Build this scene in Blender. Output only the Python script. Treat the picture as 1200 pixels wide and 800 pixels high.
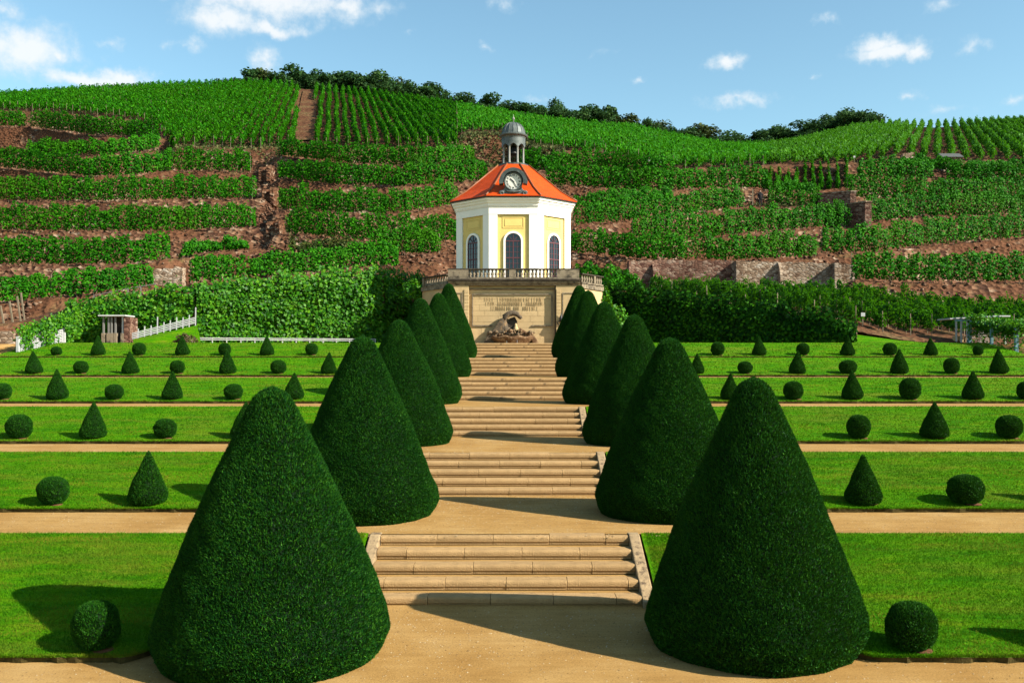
import bpy, bmesh, math, random
import numpy as np
from mathutils import Vector, Matrix

R = math.radians
random.seed(7)
rng = np.random.default_rng(11)
scene = bpy.context.scene
for o in list(bpy.data.objects):
    bpy.data.objects.remove(o)
COL = scene.collection

# ------------------------------------------------------------------ camera
F, VX, VY = 1100.0, 605.0, 420.0          # focal length and vanishing point in photo pixels
CX, CZ = 0.21, 4.02                       # camera stands 4 m above the lowest gravel
cam = bpy.data.cameras.new('camera')
cam_o = bpy.data.objects.new('camera', cam)
COL.objects.link(cam_o)
cam_o.location = (CX, 0, CZ)
cam_o.rotation_euler = (R(90), 0, 0)
cam.sensor_width = 36
cam.lens = F / 1200 * 36
cam.shift_x = -(VX - 600) / 1200
cam.shift_y = (VY - 400) / 1200
cam.clip_start = 0.1
cam.clip_end = 3000
scene.camera = cam_o

# ------------------------------------------------------------------ world, sun, exposure
SUN_EL, SUN_AZ = 34.0, 23.0               # azimuth: how far the light travels away from the camera
SKY_STRENGTH, SUN_STRENGTH = 0.071, 5.0
scene.view_settings.view_transform = 'Standard'
scene.view_settings.look = 'None'
scene.view_settings.exposure = 1.15
scene.view_settings.gamma = 1.0
scene.view_settings.use_curve_mapping = False
scene.cycles.max_bounces = 5
scene.cycles.diffuse_bounces = 1
scene.cycles.transparent_max_bounces = 6

ldir = Vector((-math.cos(R(SUN_EL)) * math.cos(R(SUN_AZ)),
               math.cos(R(SUN_EL)) * math.sin(R(SUN_AZ)), -math.sin(R(SUN_EL))))
sun = bpy.data.lights.new('sun', 'SUN')
sun.energy = SUN_STRENGTH
sun.angle = R(0.5)
sun.color = (1.0, 0.93, 0.80)
sun_o = bpy.data.objects.new('sun', sun)
sun_o.rotation_euler = ldir.to_track_quat('-Z', 'Y').to_euler()
sun_o.location = (40, -20, 60)
COL.objects.link(sun_o)

world = bpy.data.worlds.new('World')
scene.world = world
world.use_nodes = True
wt = world.node_tree
wt.nodes.clear()


def wn(kind, **kw):
    n = wt.nodes.new(kind)
    for k, v in kw.items():
        setattr(n, k, v)
    return n


def wmath(op, a, b=None, clamp=False):
    n = wn('ShaderNodeMath', operation=op, use_clamp=clamp)
    for i, s in enumerate((a, b)):
        if s is None:
            continue
        if isinstance(s, (int, float)):
            n.inputs[i].default_value = s
        else:
            wt.links.new(s, n.inputs[i])
    return n.outputs[0]


sky = wn('ShaderNodeTexSky')
sky.sky_type = 'NISHITA'
sky.sun_disc = False
sky.sun_elevation = R(SUN_EL)
sky.sun_rotation = math.atan2(-ldir.x, -ldir.y)
sky.altitude = 150
sky.air_density = 1.0
sky.dust_density = 0.7
sky.ozone_density = 1.0
tc = wn('ShaderNodeTexCoord')
sep = wn('ShaderNodeSeparateXYZ')
wt.links.new(tc.outputs['Generated'], sep.inputs[0])
azim = wmath('ARCTAN2', sep.outputs[0], sep.outputs[1])
elev = wmath('ARCSINE', sep.outputs[2])
ae = wn('ShaderNodeCombineXYZ')
wt.links.new(azim, ae.inputs[0])
wt.links.new(elev, ae.inputs[1])
wob = wn('ShaderNodeTexNoise')
wob.inputs['Scale'].default_value = 26
wob.inputs['Detail'].default_value = 5
wob.inputs['Roughness'].default_value = 0.62
wt.links.new(ae.outputs[0], wob.inputs['Vector'])
wsub = wn('ShaderNodeVectorMath', operation='SUBTRACT')
wt.links.new(wob.outputs['Color'], wsub.inputs[0])
wsub.inputs[1].default_value = (0.5, 0.5, 0.5)
wsc = wn('ShaderNodeVectorMath', operation='MULTIPLY')
wt.links.new(wsub.outputs[0], wsc.inputs[0])
wsc.inputs[1].default_value = (0.05, 0.034, 0)
wadd = wn('ShaderNodeVectorMath', operation='ADD')
wt.links.new(ae.outputs[0], wadd.inputs[0])
wt.links.new(wsc.outputs[0], wadd.inputs[1])


def sky_ae(x, y):
    u, v = (x - VX) / F, (VY - y) / F
    return math.atan(u), math.atan(v * math.cos(math.atan(u)))


CLOUDS = [(320, 2, 125, 26, 1), (262, 22, 58, 22, 1), (318, 34, 40, 13, 1), (400, 6, 70, 15, .8), (28, 55, 64, 33, 1), (70, 62, 34, 16, .8),
          (110, 94, 74, 13, 1), (140, 90, 40, 12, 1), (313, 70, 24, 18, .75), (225, 52, 22, 9, .6), (126, 50, 18, 8, .55),
          (200, 52, 14, 8, .5), (1042, 60, 46, 15, 1), (1030, 50, 32, 12, 1), (1070, 62, 22, 14, 1), (850, 74, 25, 11, .9),
          (1137, 53, 20, 10, .55), (865, 118, 58, 9, .6), (965, 21, 18, 7, .5), (755, 92, 12, 5, .5), (948, 90, 10, 4, .5),
          (1068, 113, 16, 7, .55), (1185, 117, 16, 8, .5), (592, 3, 22, 10, .5), (1100, 2, 22, 9, .5), (482, 38, 10, 6, .4),
          (566, 54, 12, 6, .45), (630, 119, 18, 6, .55), (8, 8, 24, 12, .6), (1110, 130, 40, 7, .4), (700, 60, 30, 6, .25)]
ellip = []
for (x, y, rx, ry, s) in CLOUDS:
    a, e = sky_ae(x, y)
    ellip.append((a, e, rx / F, ry / F, s))
for i in range(12):                       # the same kind of small fair-weather clouds go on all round
    a = random.choice([random.uniform(0.75, 3.1), random.uniform(-3.1, -0.75)])
    ellip.append((a, random.uniform(0.2, 0.7), random.uniform(.06, .14), random.uniform(.02, .04), .9))
fld = None
for (a, e, ra, re, s) in ellip:
    n1 = wn('ShaderNodeVectorMath', operation='SUBTRACT')
    wt.links.new(wadd.outputs[0], n1.inputs[0])
    n1.inputs[1].default_value = (a, e, 0)
    n2 = wn('ShaderNodeVectorMath', operation='MULTIPLY')
    wt.links.new(n1.outputs[0], n2.inputs[0])
    n2.inputs[1].default_value = (1 / ra, 1 / re, 0)
    n3 = wn('ShaderNodeVectorMath', operation='LENGTH')
    wt.links.new(n2.outputs[0], n3.inputs[0])
    m = wmath('MULTIPLY', wmath('SUBTRACT', 1.25, n3.outputs['Value']), s)
    fld = m if fld is None else wmath('MAXIMUM', fld, m)
fine = wn('ShaderNodeTexNoise')
fine.inputs['Scale'].default_value = 60
fine.inputs['Detail'].default_value = 6
fine.inputs['Roughness'].default_value = 0.6
wt.links.new(ae.outputs[0], fine.inputs['Vector'])
fld = wmath('ADD', fld, wmath('MULTIPLY', wmath('SUBTRACT', fine.outputs['Fac'], 0.5), 1.1))
mr = wn('ShaderNodeMapRange', interpolation_type='SMOOTHSTEP')
mr.inputs['From Min'].default_value = 0.12
mr.inputs['From Max'].default_value = 1.1
wt.links.new(fld, mr.inputs['Value'])
cmask = wmath('MULTIPLY', mr.outputs['Result'], 0.9)
cramp = wn('ShaderNodeMix', data_type='RGBA')
cramp.inputs['A'].default_value = (4.3, 5.4, 6.1, 1)
cramp.inputs['B'].default_value = (6.2, 6.4, 6.5, 1)
wt.links.new(mr.outputs['Result'], cramp.inputs['Factor'])
cmix = wn('ShaderNodeMix', data_type='RGBA')
wt.links.new(cmask, cmix.inputs['Factor'])
gain = wn('ShaderNodeVectorMath', operation='MULTIPLY')
wt.links.new(sky.outputs[0], gain.inputs[0])
gain.inputs[1].default_value = (1.16, 1.42, 1.30)
wt.links.new(gain.outputs[0], cmix.inputs['A'])
wt.links.new(cramp.outputs['Result'], cmix.inputs['B'])
bg = wn('ShaderNodeBackground')
bg.inputs['Strength'].default_value = SKY_STRENGTH
wt.links.new(cmix.outputs['Result'], bg.inputs['Color'])
wo = wn('ShaderNodeOutputWorld')
wt.links.new(bg.outputs[0], wo.inputs['Surface'])

# ------------------------------------------------------------------ helpers


def P(px, py, D):
    return Vector(((px - VX) / F * D + CX, D, CZ + (VY - py) / F * D))


def XW(px, D):
    return (px - VX) / F * D + CX


def ZW(py, D):
    return CZ + (VY - py) / F * D


def tag(o, label=None, cat=None, group=None, kind=None):
    for k, v in (('label', label), ('category', cat), ('group', group), ('kind', kind)):
        if v:
            o[k] = v
    return o


def link(name, me, parent=None, mat=None, loc=None):
    o = bpy.data.objects.new(name, me)
    COL.objects.link(o)
    if mat is not None and me is not None and not me.materials:
        me.materials.append(mat)
    if parent is not None:
        o.parent = parent
    if loc is not None:
        o.location = loc
    return o


def empty(name, loc=(0, 0, 0), rz=0):
    o = bpy.data.objects.new(name, None)
    COL.objects.link(o)
    o.location = loc
    o.rotation_euler = (0, 0, rz)
    o.empty_display_size = 0.2
    return o


def np_mesh(name, v, f, smooth=False):
    v = np.asarray(v, dtype=np.float32)
    f = np.asarray(f, dtype=np.int32)
    me = bpy.data.meshes.new(name)
    n, k = f.shape
    me.vertices.add(len(v))
    me.vertices.foreach_set('co', v.ravel())
    me.loops.add(n * k)
    me.loops.foreach_set('vertex_index', f.ravel())
    me.polygons.add(n)
    me.polygons.foreach_set('loop_start', np.arange(0, n * k, k, dtype=np.int32))
    me.update(calc_edges=True)
    me.validate()
    if smooth:
        me.polygons.foreach_set('use_smooth', np.ones(len(me.polygons), dtype=bool))
    return me


class MB:
    """collects simple solids into one mesh"""

    def __init__(self):
        self.v, self.f = [], []

    def poly(self, pts, faces):
        b = len(self.v)
        self.v += [tuple(p) for p in pts]
        self.f += [tuple(i + b for i in q) for q in faces]
        return self

    def box(self, x0, x1, y0, y1, z0, z1):
        return self.poly([(x0, y0, z0), (x1, y0, z0), (x1, y1, z0), (x0, y1, z0), (x0, y0, z1), (x1, y0, z1), (x1, y1, z1), (x0, y1, z1)],
                         [(0, 3, 2, 1), (4, 5, 6, 7), (0, 1, 5, 4), (1, 2, 6, 5), (2, 3, 7, 6), (3, 0, 4, 7)])

    def bar(self, a, b, w, h=None):
        a, b = Vector(a), Vector(b)
        h = h or w
        d = (b - a).normalized()
        s = d.cross(Vector((0, 0, 1)))
        if s.length < 1e-3:
            s = Vector((1, 0, 0))
        s.normalize()
        u = s.cross(d)
        pts = [p + s * sx * w / 2 + u * su * h / 2 for p in (a, b) for sx, su in ((-1, -1), (1, -1), (1, 1), (-1, 1))]
        return self.poly(pts, [(0, 3, 2, 1), (4, 5, 6, 7), (0, 1, 5, 4), (1, 2, 6, 5), (2, 3, 7, 6), (3, 0, 4, 7)])

    def tube(self, pts, rad, n=8):
        pts = [Vector(p) for p in pts]
        if isinstance(rad, (int, float)):
            rad = [rad] * len(pts)
        rings = []
        for i, p in enumerate(pts):
            d = (pts[min(i + 1, len(pts) - 1)] - pts[max(i - 1, 0)]).normalized()
            s = d.cross(Vector((0.31, 0.2, 0.93)))
            if s.length < 1e-3:
                s = Vector((1, 0, 0))
            s.normalize()
            u = s.cross(d)
            rings.append([p + (s * math.cos(2 * math.pi * k / n) + u * math.sin(2 * math.pi * k / n)) * rad[i] for k in range(n)])
        return self.loft(rings, True)

    def loft(self, rings, caps=False):
        n = len(rings[0])
        pts = [p for r in rings for p in r]
        fs = []
        for i in range(len(rings) - 1):
            for k in range(n):
                a, b = i * n + k, i * n + (k + 1) % n
                fs.append((a, b, b + n, a + n))
        if caps:
            fs.append(tuple(range(n))[::-1])
            fs.append(tuple(range((len(rings) - 1) * n, len(rings) * n)))
        return self.poly(pts, fs)

    def lathe(self, prof, n=16, c=(0, 0, 0), ph=0.0, caps=True):
        rings = [[(c[0] + r * math.cos(ph + 2 * math.pi * k / n), c[1] + r * math.sin(ph + 2 * math.pi * k / n), c[2] + z) for k in range(n)] for r, z in prof]
        return self.loft(rings, caps)

    def prism(self, pts2, axis, a, b):
        """extrude a 2D outline: axis 'x' (y,z), 'y' (x,z), 'z' (x,y)"""
        def mk(p, t):
            return {'x': (t, p[0], p[1]), 'y': (p[0], t, p[1]), 'z': (p[0], p[1], t)}[axis]
        n = len(pts2)
        pts = [mk(p, a) for p in pts2] + [mk(p, b) for p in pts2]
        fs = [(i, (i + 1) % n, (i + 1) % n + n, i + n) for i in range(n)]
        fs += [tuple(range(n))[::-1], tuple(range(n, 2 * n))]
        return self.poly(pts, fs)

    def mesh(self, name, smooth=False, bevel=0):
        me = bpy.data.meshes.new(name)
        bm = bmesh.new()
        vs = [bm.verts.new(p) for p in self.v]
        for q in self.f:
            try:
                bm.faces.new([vs[i] for i in q])
            except ValueError:
                pass
        bmesh.ops.recalc_face_normals(bm, faces=bm.faces)
        if bevel:
            bmesh.ops.bevel(bm, geom=[e for e in bm.edges if e.calc_face_angle(0) > 0.5], offset=bevel, segments=2, affect='EDGES', profile=0.6)
        bm.to_mesh(me)
        bm.free()
        if smooth:
            for p in me.polygons:
                p.use_smooth = True
        return me

    def build(self, name, mat, parent=None, smooth=False, bevel=0, loc=None):
        return link(name, self.mesh(name, smooth, bevel), parent, mat, loc)


# ------------------------------------------------------------------ materials


def new_mat(name):
    m = bpy.data.materials.new(name)
    m.use_nodes = True
    t = m.node_tree
    b = t.nodes['Principled BSDF']
    return m, t, b


def tn(t, kind, ins=None, **kw):
    n = t.nodes.new(kind)
    for k, v in kw.items():
        setattr(n, k, v)
    for k, v in (ins or {}).items():
        if hasattr(v, 'is_output'):
            t.links.new(v, n.inputs[k])
        else:
            n.inputs[k].default_value = v
    return n


def ramp(t, fac, stops):
    n = t.nodes.new('ShaderNodeValToRGB')
    el = n.color_ramp.elements
    while len(el) < len(stops):
        el.new(0.5)
    for e, (p, c) in zip(el, stops):
        e.position = p
        e.color = (*c, 1)
    t.links.new(fac, n.inputs[0])
    return n.outputs[0]


def mixc(t, fac, a, b, mode='MIX'):
    n = t.nodes.new('ShaderNodeMix')
    n.data_type = 'RGBA'
    n.blend_type = mode
    for k, v in (('Factor', fac), ('A', a), ('B', b)):
        if hasattr(v, 'is_output'):
            t.links.new(v, n.inputs[k])
        elif k == 'Factor':
            n.inputs[k].default_value = v
        else:
            n.inputs[k].default_value = (*v, 1)
    return n.outputs['Result']


def mat_leaf(name, dark, mid, light, rough=0.55, trans=0.25, tcol=None, spec=0.3, patch=None, tint=None):
    m, t, b = new_mat(name)
    geo = tn(t, 'ShaderNodeNewGeometry')
    c = ramp(t, geo.outputs['Random Per Island'], [(0.0, dark), (0.5, mid), (1.0, light)])
    if patch:
        nz = tn(t, 'ShaderNodeTexNoise', {'Vector': tn(t, 'ShaderNodeNewGeometry').outputs['Position'], 'Scale': patch[0], 'Detail': 3.0})
        f = ramp(t, nz.outputs['Fac'], [(0.42, (0, 0, 0)), (0.66, (1, 1, 1))])
        c = mixc(t, f, c, patch[1], 'MULTIPLY')
    if tint:
        st = tn(t, 'ShaderNodeMapping', {'Vector': tn(t, 'ShaderNodeNewGeometry').outputs['Position'], 'Scale': tint[0]}).outputs[0]
        nz = tn(t, 'ShaderNodeTexNoise', {'Vector': st, 'Scale': 1.0, 'Detail': 6.0, 'Roughness': 0.65})
        c = mixc(t, ramp(t, nz.outputs['Fac'], [(tint[1], (0, 0, 0)), (tint[2], (1, 1, 1))]), c, tint[3])
    t.links.new(c, b.inputs['Base Color'])
    b.inputs['Roughness'].default_value = rough
    b.inputs['Specular IOR Level'].default_value = spec
    if trans:
        tr = t.nodes.new('ShaderNodeBsdfTranslucent')
        tr.inputs[0].default_value = (*(tcol or light), 1)
        mx = t.nodes.new('ShaderNodeMixShader')
        mx.inputs[0].default_value = trans
        t.links.new(b.outputs[0], mx.inputs[1])
        t.links.new(tr.outputs[0], mx.inputs[2])
        t.links.new(mx.outputs[0], t.nodes['Material Output'].inputs[0])
    return m


def mat_plain(name, col, rough=0.7, var=0.12, scale=4.0, bump=0.0, spec=0.3, metal=0.0, objvar=0.0, dirt=None, bscale=None, stretch=None):
    m, t, b = new_mat(name)
    tcn = tn(t, 'ShaderNodeTexCoord')
    vec = tcn.outputs['Object']
    if stretch:
        vec = tn(t, 'ShaderNodeMapping', {'Vector': vec, 'Scale': stretch}).outputs[0]
    nz = tn(t, 'ShaderNodeTexNoise', {'Vector': vec, 'Scale': scale, 'Detail': 6.0, 'Roughness': 0.65})
    lo = tuple(c * (1 - var) for c in col)
    hi = tuple(min(1, c * (1 + var)) for c in col)
    c = ramp(t, nz.outputs['Fac'], [(0.3, lo), (0.7, hi)])
    if objvar:
        oi = tn(t, 'ShaderNodeObjectInfo')
        f = ramp(t, oi.outputs['Random'], [(0, (1 - objvar,) * 3), (1, (1, 1, 1))])
        c = mixc(t, 1.0, c, f, 'MULTIPLY')
    if dirt:
        dc, dsc, lo_, hi_ = dirt
        dn = tn(t, 'ShaderNodeTexNoise', {'Vector': tcn.outputs['Object'], 'Scale': dsc, 'Detail': 8.0, 'Roughness': 0.7})
        df = ramp(t, dn.outputs['Fac'], [(lo_, (0, 0, 0)), (hi_, (1, 1, 1))])
        c = mixc(t, df, c, dc)
    t.links.new(c, b.inputs['Base Color'])
    b.inputs['Roughness'].default_value = rough
    b.inputs['Specular IOR Level'].default_value = spec
    b.inputs['Metallic'].default_value = metal
    if bump:
        bn = tn(t, 'ShaderNodeTexNoise', {'Vector': tcn.outputs['Object'], 'Scale': bscale or scale * 6, 'Detail': 5.0})
        bp = tn(t, 'ShaderNodeBump', {'Strength': bump, 'Distance': 0.02, 'Height': bn.outputs['Fac']})
        t.links.new(bp.outputs[0], b.inputs['Normal'])
    return m


def mat_gravel():
    m, t, b = new_mat('sand_gravel')
    pos = tn(t, 'ShaderNodeNewGeometry').outputs['Position']
    big = tn(t, 'ShaderNodeTexNoise', {'Vector': pos, 'Scale': 0.7, 'Detail': 6.0, 'Roughness': 0.6})
    c = ramp(t, big.outputs['Fac'], [(0.3, (0.41, 0.225, 0.065)), (0.5, (0.48, 0.28, 0.09)), (0.72, (0.55, 0.345, 0.13))])
    fin = tn(t, 'ShaderNodeTexNoise', {'Vector': pos, 'Scale': 34.0, 'Detail': 5.0, 'Roughness': 0.9})
    g = ramp(t, fin.outputs['Fac'], [(0.32, (0.42, 0.38, 0.34)), (0.5, (1, 1, 1)), (0.7, (1.3, 1.27, 1.22))])
    c = mixc(t, 0.85, c, g, 'MULTIPLY')
    rk = tn(t, 'ShaderNodeTexNoise', {'Vector': tn(t, 'ShaderNodeMapping', {'Vector': pos, 'Scale': (0.5, 3.0, 1.0)}).outputs[0], 'Scale': 1.5, 'Detail': 6.0, 'Roughness': 0.7})
    c = mixc(t, 0.6, c, ramp(t, rk.outputs['Fac'], [(0.35, (0.78, 0.74, 0.68)), (0.6, (1.08, 1.08, 1.08))]), 'MULTIPLY')
    t.links.new(c, b.inputs['Base Color'])
    b.inputs['Roughness'].default_value = 0.95
    b.inputs['Specular IOR Level'].default_value = 0.1
    bp = tn(t, 'ShaderNodeBump', {'Strength': 0.55, 'Distance': 0.012, 'Height': fin.outputs['Fac']})
    t.links.new(bp.outputs[0], b.inputs['Normal'])
    return m


def mat_lawn():
    m, t, b = new_mat('mown_grass')
    pos = tn(t, 'ShaderNodeNewGeometry').outputs['Position']
    st = tn(t, 'ShaderNodeMapping', {'Vector': pos, 'Scale': (0.45, 1.9, 1.9)}).outputs[0]
    a = tn(t, 'ShaderNodeTexNoise', {'Vector': st, 'Scale': 1.6, 'Detail': 7.0, 'Roughness': 0.68})
    c = ramp(t, a.outputs['Fac'], [(0.26, (0.020, 0.13, 0.001)), (0.42, (0.055, 0.24, 0.001)), (0.54, (0.10, 0.31, 0.001)), (0.66, (0.18, 0.31, 0.006)), (0.80, (0.27, 0.23, 0.04))])
    wide_ = tn(t, 'ShaderNodeTexNoise', {'Vector': tn(t, 'ShaderNodeMapping', {'Vector': pos, 'Scale': (0.25, 0.8, 0.8)}).outputs[0], 'Scale': 1.0, 'Detail': 5.0, 'Roughness': 0.7})
    c = mixc(t, ramp(t, wide_.outputs['Fac'], [(0.5, (0, 0, 0)), (0.72, (0.75, 0.75, 0.75))]), c, (0.20, 0.25, 0.02))
    fin = tn(t, 'ShaderNodeTexNoise', {'Vector': pos, 'Scale': 26.0, 'Detail': 4.0, 'Roughness': 0.75})
    g = ramp(t, fin.outputs['Fac'], [(0.3, (0.35, 0.4, 0.4)), (0.55, (1, 1, 1)), (0.75, (1.35, 1.25, 1.1))])
    c = mixc(t, 0.8, c, g, 'MULTIPLY')
    t.links.new(c, b.inputs['Base Color'])
    b.inputs['Roughness'].default_value = 0.9
    b.inputs['Specular IOR Level'].default_value = 0.04
    bp = tn(t, 'ShaderNodeBump', {'Strength': 0.9, 'Distance': 0.05, 'Height': fin.outputs['Fac']})
    t.links.new(bp.outputs[0], b.inputs['Normal'])
    return m


def mat_terrain():
    m, t, b = new_mat('vineyard_soil')
    geo = tn(t, 'ShaderNodeNewGeometry')
    pos = geo.outputs['Position']
    nz = tn(t, 'ShaderNodeSeparateXYZ', {0: geo.outputs['True Normal']}).outputs[2]
    n1 = tn(t, 'ShaderNodeTexNoise', {'Vector': pos, 'Scale': 0.35, 'Detail': 7.0, 'Roughness': 0.7})
    soil = ramp(t, n1.outputs['Fac'], [(0.3, (0.09, 0.036, 0.018)), (0.5, (0.16, 0.072, 0.034)), (0.62, (0.18, 0.115, 0.05)), (0.75, (0.10, 0.11, 0.03))])
    vo = tn(t, 'ShaderNodeTexVoronoi', {'Vector': tn(t, 'ShaderNodeMapping', {'Vector': pos, 'Scale': (2.2, 2.2, 4.0)}).outputs[0], 'Scale': 1.0, 'Randomness': 1.0})
    st = ramp(t, tn(t, 'ShaderNodeSeparateColor', {0: vo.outputs['Color']}).outputs[0],
              [(0.0, (0.06, 0.028, 0.018)), (0.35, (0.15, 0.068, 0.04)), (0.65, (0.23, 0.112, 0.062)), (0.88, (0.31, 0.185, 0.11)), (1.0, (0.46, 0.34, 0.24))])
    n2 = tn(t, 'ShaderNodeTexNoise', {'Vector': pos, 'Scale': 0.22, 'Detail': 4.0, 'Roughness': 0.6})
    patch = ramp(t, n2.outputs['Fac'], [(0.44, (0, 0, 0)), (0.56, (1, 1, 1))])
    earth = ramp(t, n1.outputs['Fac'], [(0.3, (0.10, 0.038, 0.018)), (0.7, (0.22, 0.10, 0.052))])
    bank = mixc(t, patch, earth, st)
    sl = ramp(t, nz, [(0.55, (1, 1, 1)), (0.8, (0, 0, 0))])
    c = mixc(t, sl, soil, bank)
    fn = tn(t, 'ShaderNodeTexNoise', {'Vector': pos, 'Scale': 3.5, 'Detail': 5.0, 'Roughness': 0.75})
    g = ramp(t, fn.outputs['Fac'], [(0.3, (0.45, 0.45, 0.45)), (0.55, (1, 1, 1)), (0.75, (1.3, 1.3, 1.3))])
    c = mixc(t, 0.8, c, g, 'MULTIPLY')
    t.links.new(c, b.inputs['Base Color'])
    b.inputs['Roughness'].default_value = 0.95
    b.inputs['Specular IOR Level'].default_value = 0.1
    bp = tn(t, 'ShaderNodeBump', {'Strength': 0.9, 'Distance': 0.25, 'Height': vo.outputs['Distance']})
    t.links.new(bp.outputs[0], b.inputs['Normal'])
    return m


def mat_stonewall(name, stops, scale=(3.0, 3.0, 5.5)):
    m, t, b = new_mat(name)
    pos = tn(t, 'ShaderNodeNewGeometry').outputs['Position']
    mp = tn(t, 'ShaderNodeMapping', {'Vector': pos, 'Scale': scale}).outputs[0]
    vo = tn(t, 'ShaderNodeTexVoronoi', {'Vector': mp, 'Scale': 1.0})
    ve = tn(t, 'ShaderNodeTexVoronoi', {'Vector': mp, 'Scale': 1.0}, feature='DISTANCE_TO_EDGE')
    c = ramp(t, tn(t, 'ShaderNodeSeparateColor', {0: vo.outputs['Color']}).outputs[0], stops)
    e = ramp(t, ve.outputs['Distance'], [(0.0, (0.35, 0.32, 0.3)), (0.09, (1, 1, 1))])
    c = mixc(t, 1.0, c, e, 'MULTIPLY')
    n2 = tn(t, 'ShaderNodeTexNoise', {'Vector': pos, 'Scale': 0.4, 'Detail': 5.0})
    c = mixc(t, 0.7, c, ramp(t, n2.outputs['Fac'], [(0.35, (0.6, 0.55, 0.52)), (0.6, (1.1, 1.1, 1.1))]), 'MULTIPLY')
    t.links.new(c, b.inputs['Base Color'])
    b.inputs['Roughness'].default_value = 0.95
    b.inputs['Specular IOR Level'].default_value = 0.1
    bp = tn(t, 'ShaderNodeBump', {'Strength': 0.8, 'Distance': 0.08, 'Height': ve.outputs['Distance']})
    t.links.new(bp.outputs[0], b.inputs['Normal'])
    return m


M = {}
M['gravel'] = mat_gravel()
M['lawn'] = mat_lawn()
M['terrain'] = mat_terrain()
M['blade'] = mat_leaf('grass_blade', (0.020, 0.12, 0.001), (0.060, 0.24, 0.001), (0.13, 0.33, 0.003), rough=0.8, trans=0.2, spec=0.05, patch=(1.1, (0.42, 0.62, 0.5)), tint=((0.5, 2.0, 2.0), 0.46, 0.66, (0.22, 0.225, 0.018)))
M['yew'] = mat_leaf('yew_needles', (0.002, 0.024, 0.005), (0.009, 0.088, 0.008), (0.052, 0.185, 0.008), rough=0.6, trans=0.12, spec=0.08, patch=(1.3, (0.6, 0.75, 0.75)), tint=((2.6, 2.6, 2.6), 0.64, 0.9, (0.07, 0.11, 0.008)))
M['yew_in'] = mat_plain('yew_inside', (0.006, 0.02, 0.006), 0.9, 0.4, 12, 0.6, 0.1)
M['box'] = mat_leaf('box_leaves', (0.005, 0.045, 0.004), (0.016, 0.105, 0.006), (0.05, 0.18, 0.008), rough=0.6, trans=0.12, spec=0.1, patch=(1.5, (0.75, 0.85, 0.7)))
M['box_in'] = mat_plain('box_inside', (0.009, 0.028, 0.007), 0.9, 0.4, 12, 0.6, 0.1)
M['vine'] = mat_leaf('vine_leaves', (0.010, 0.100, 0.002), (0.026, 0.185, 0.002), (0.062, 0.29, 0.004), rough=0.6, trans=0.25, tcol=(0.06, 0.28, 0.004), spec=0.08, patch=(0.3, (0.62, 0.74, 0.6)), tint=((0.12, 0.12, 0.2), 0.52, 0.78, (0.065, 0.22, 0.004)))
M['vine_bright'] = mat_leaf('vine_leaves_bright', (0.014, 0.09, 0.002), (0.042, 0.19, 0.002), (0.09, 0.29, 0.004), rough=0.6, trans=0.25, tcol=(0.09, 0.32, 0.005), spec=0.12, patch=(0.2, (0.75, 0.8, 0.7)))  # brighter, yellower variant of the vine leaf colour
M['vine_tired'] = mat_leaf('vine_leaves_autumn', (0.02, 0.045, 0.006), (0.05, 0.09, 0.008), (0.12, 0.12, 0.02), rough=0.6, trans=0.2, spec=0.2)
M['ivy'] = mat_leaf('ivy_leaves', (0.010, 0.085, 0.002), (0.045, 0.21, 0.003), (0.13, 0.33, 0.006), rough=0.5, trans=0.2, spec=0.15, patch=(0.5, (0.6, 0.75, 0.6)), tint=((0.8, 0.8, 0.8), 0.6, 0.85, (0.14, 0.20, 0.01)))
M['shade_leaves'] = mat_leaf('shade_darkened_leaves', (0.002, 0.024, 0.003), (0.010, 0.075, 0.003), (0.06, 0.22, 0.005), rough=0.6, trans=0.05, spec=0.05, patch=(0.6, (0.5, 0.65, 0.5)))  # leaf colour darkened to carry the deep shade on this wall
M['rust_leaf'] = mat_leaf('reddish_leaves', (0.05, 0.04, 0.012), (0.12, 0.07, 0.03), (0.13, 0.15, 0.03), trans=0.15)
M['tree'] = mat_leaf('tree_leaves', (0.012, 0.048, 0.016), (0.030, 0.095, 0.024), (0.07, 0.15, 0.032), rough=0.6, trans=0.2, spec=0.1)
M['tree_light'] = mat_leaf('tree_leaves_olive', (0.016, 0.035, 0.006), (0.045, 0.08, 0.012), (0.09, 0.12, 0.02), rough=0.6, trans=0.15, spec=0.2)
M['drygrass'] = mat_leaf('dry_grass', (0.04, 0.07, 0.015), (0.11, 0.14, 0.04), (0.22, 0.20, 0.08), trans=0.2, spec=0.1)
M['bark'] = mat_plain('bark', (0.06, 0.045, 0.03), 0.9, 0.4, 8, 0.8, 0.1)
M['stake'] = mat_plain('weathered_stake', (0.34, 0.27, 0.18), 0.85, 0.25, 3, 0.2, 0.1)
M['step'] = mat_plain('step_sandstone', (0.53, 0.335, 0.15), 0.9, 0.20, 3.0, 0.7, 0.15, objvar=0.14, dirt=((0.19, 0.125, 0.065), 2.6, 0.55, 0.70), bscale=40)
M['cheek'] = mat_plain('kerb_stone', (0.44, 0.31, 0.17), 0.9, 0.25, 5, 0.6, 0.15, dirt=((0.16, 0.11, 0.07), 7, 0.52, 0.64))
M['ashlar'] = mat_plain('warm_ashlar', (0.60, 0.43, 0.225), 0.9, 0.14, 1.3, 0.35, 0.12, objvar=0.10, dirt=((0.36, 0.235, 0.12), 1.4, 0.55, 0.8), bscale=30)
M['ashlar_grey'] = mat_plain('weathered_ashlar', (0.34, 0.27, 0.185), 0.9, 0.25, 2.5, 0.5, 0.12, dirt=((0.06, 0.05, 0.04), 2.6, 0.46, 0.66), bscale=30)
M['incised'] = mat_plain('incised_stone', (0.585, 0.415, 0.215), 0.9, 0.2, 3, 0.3, 0.1)
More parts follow.
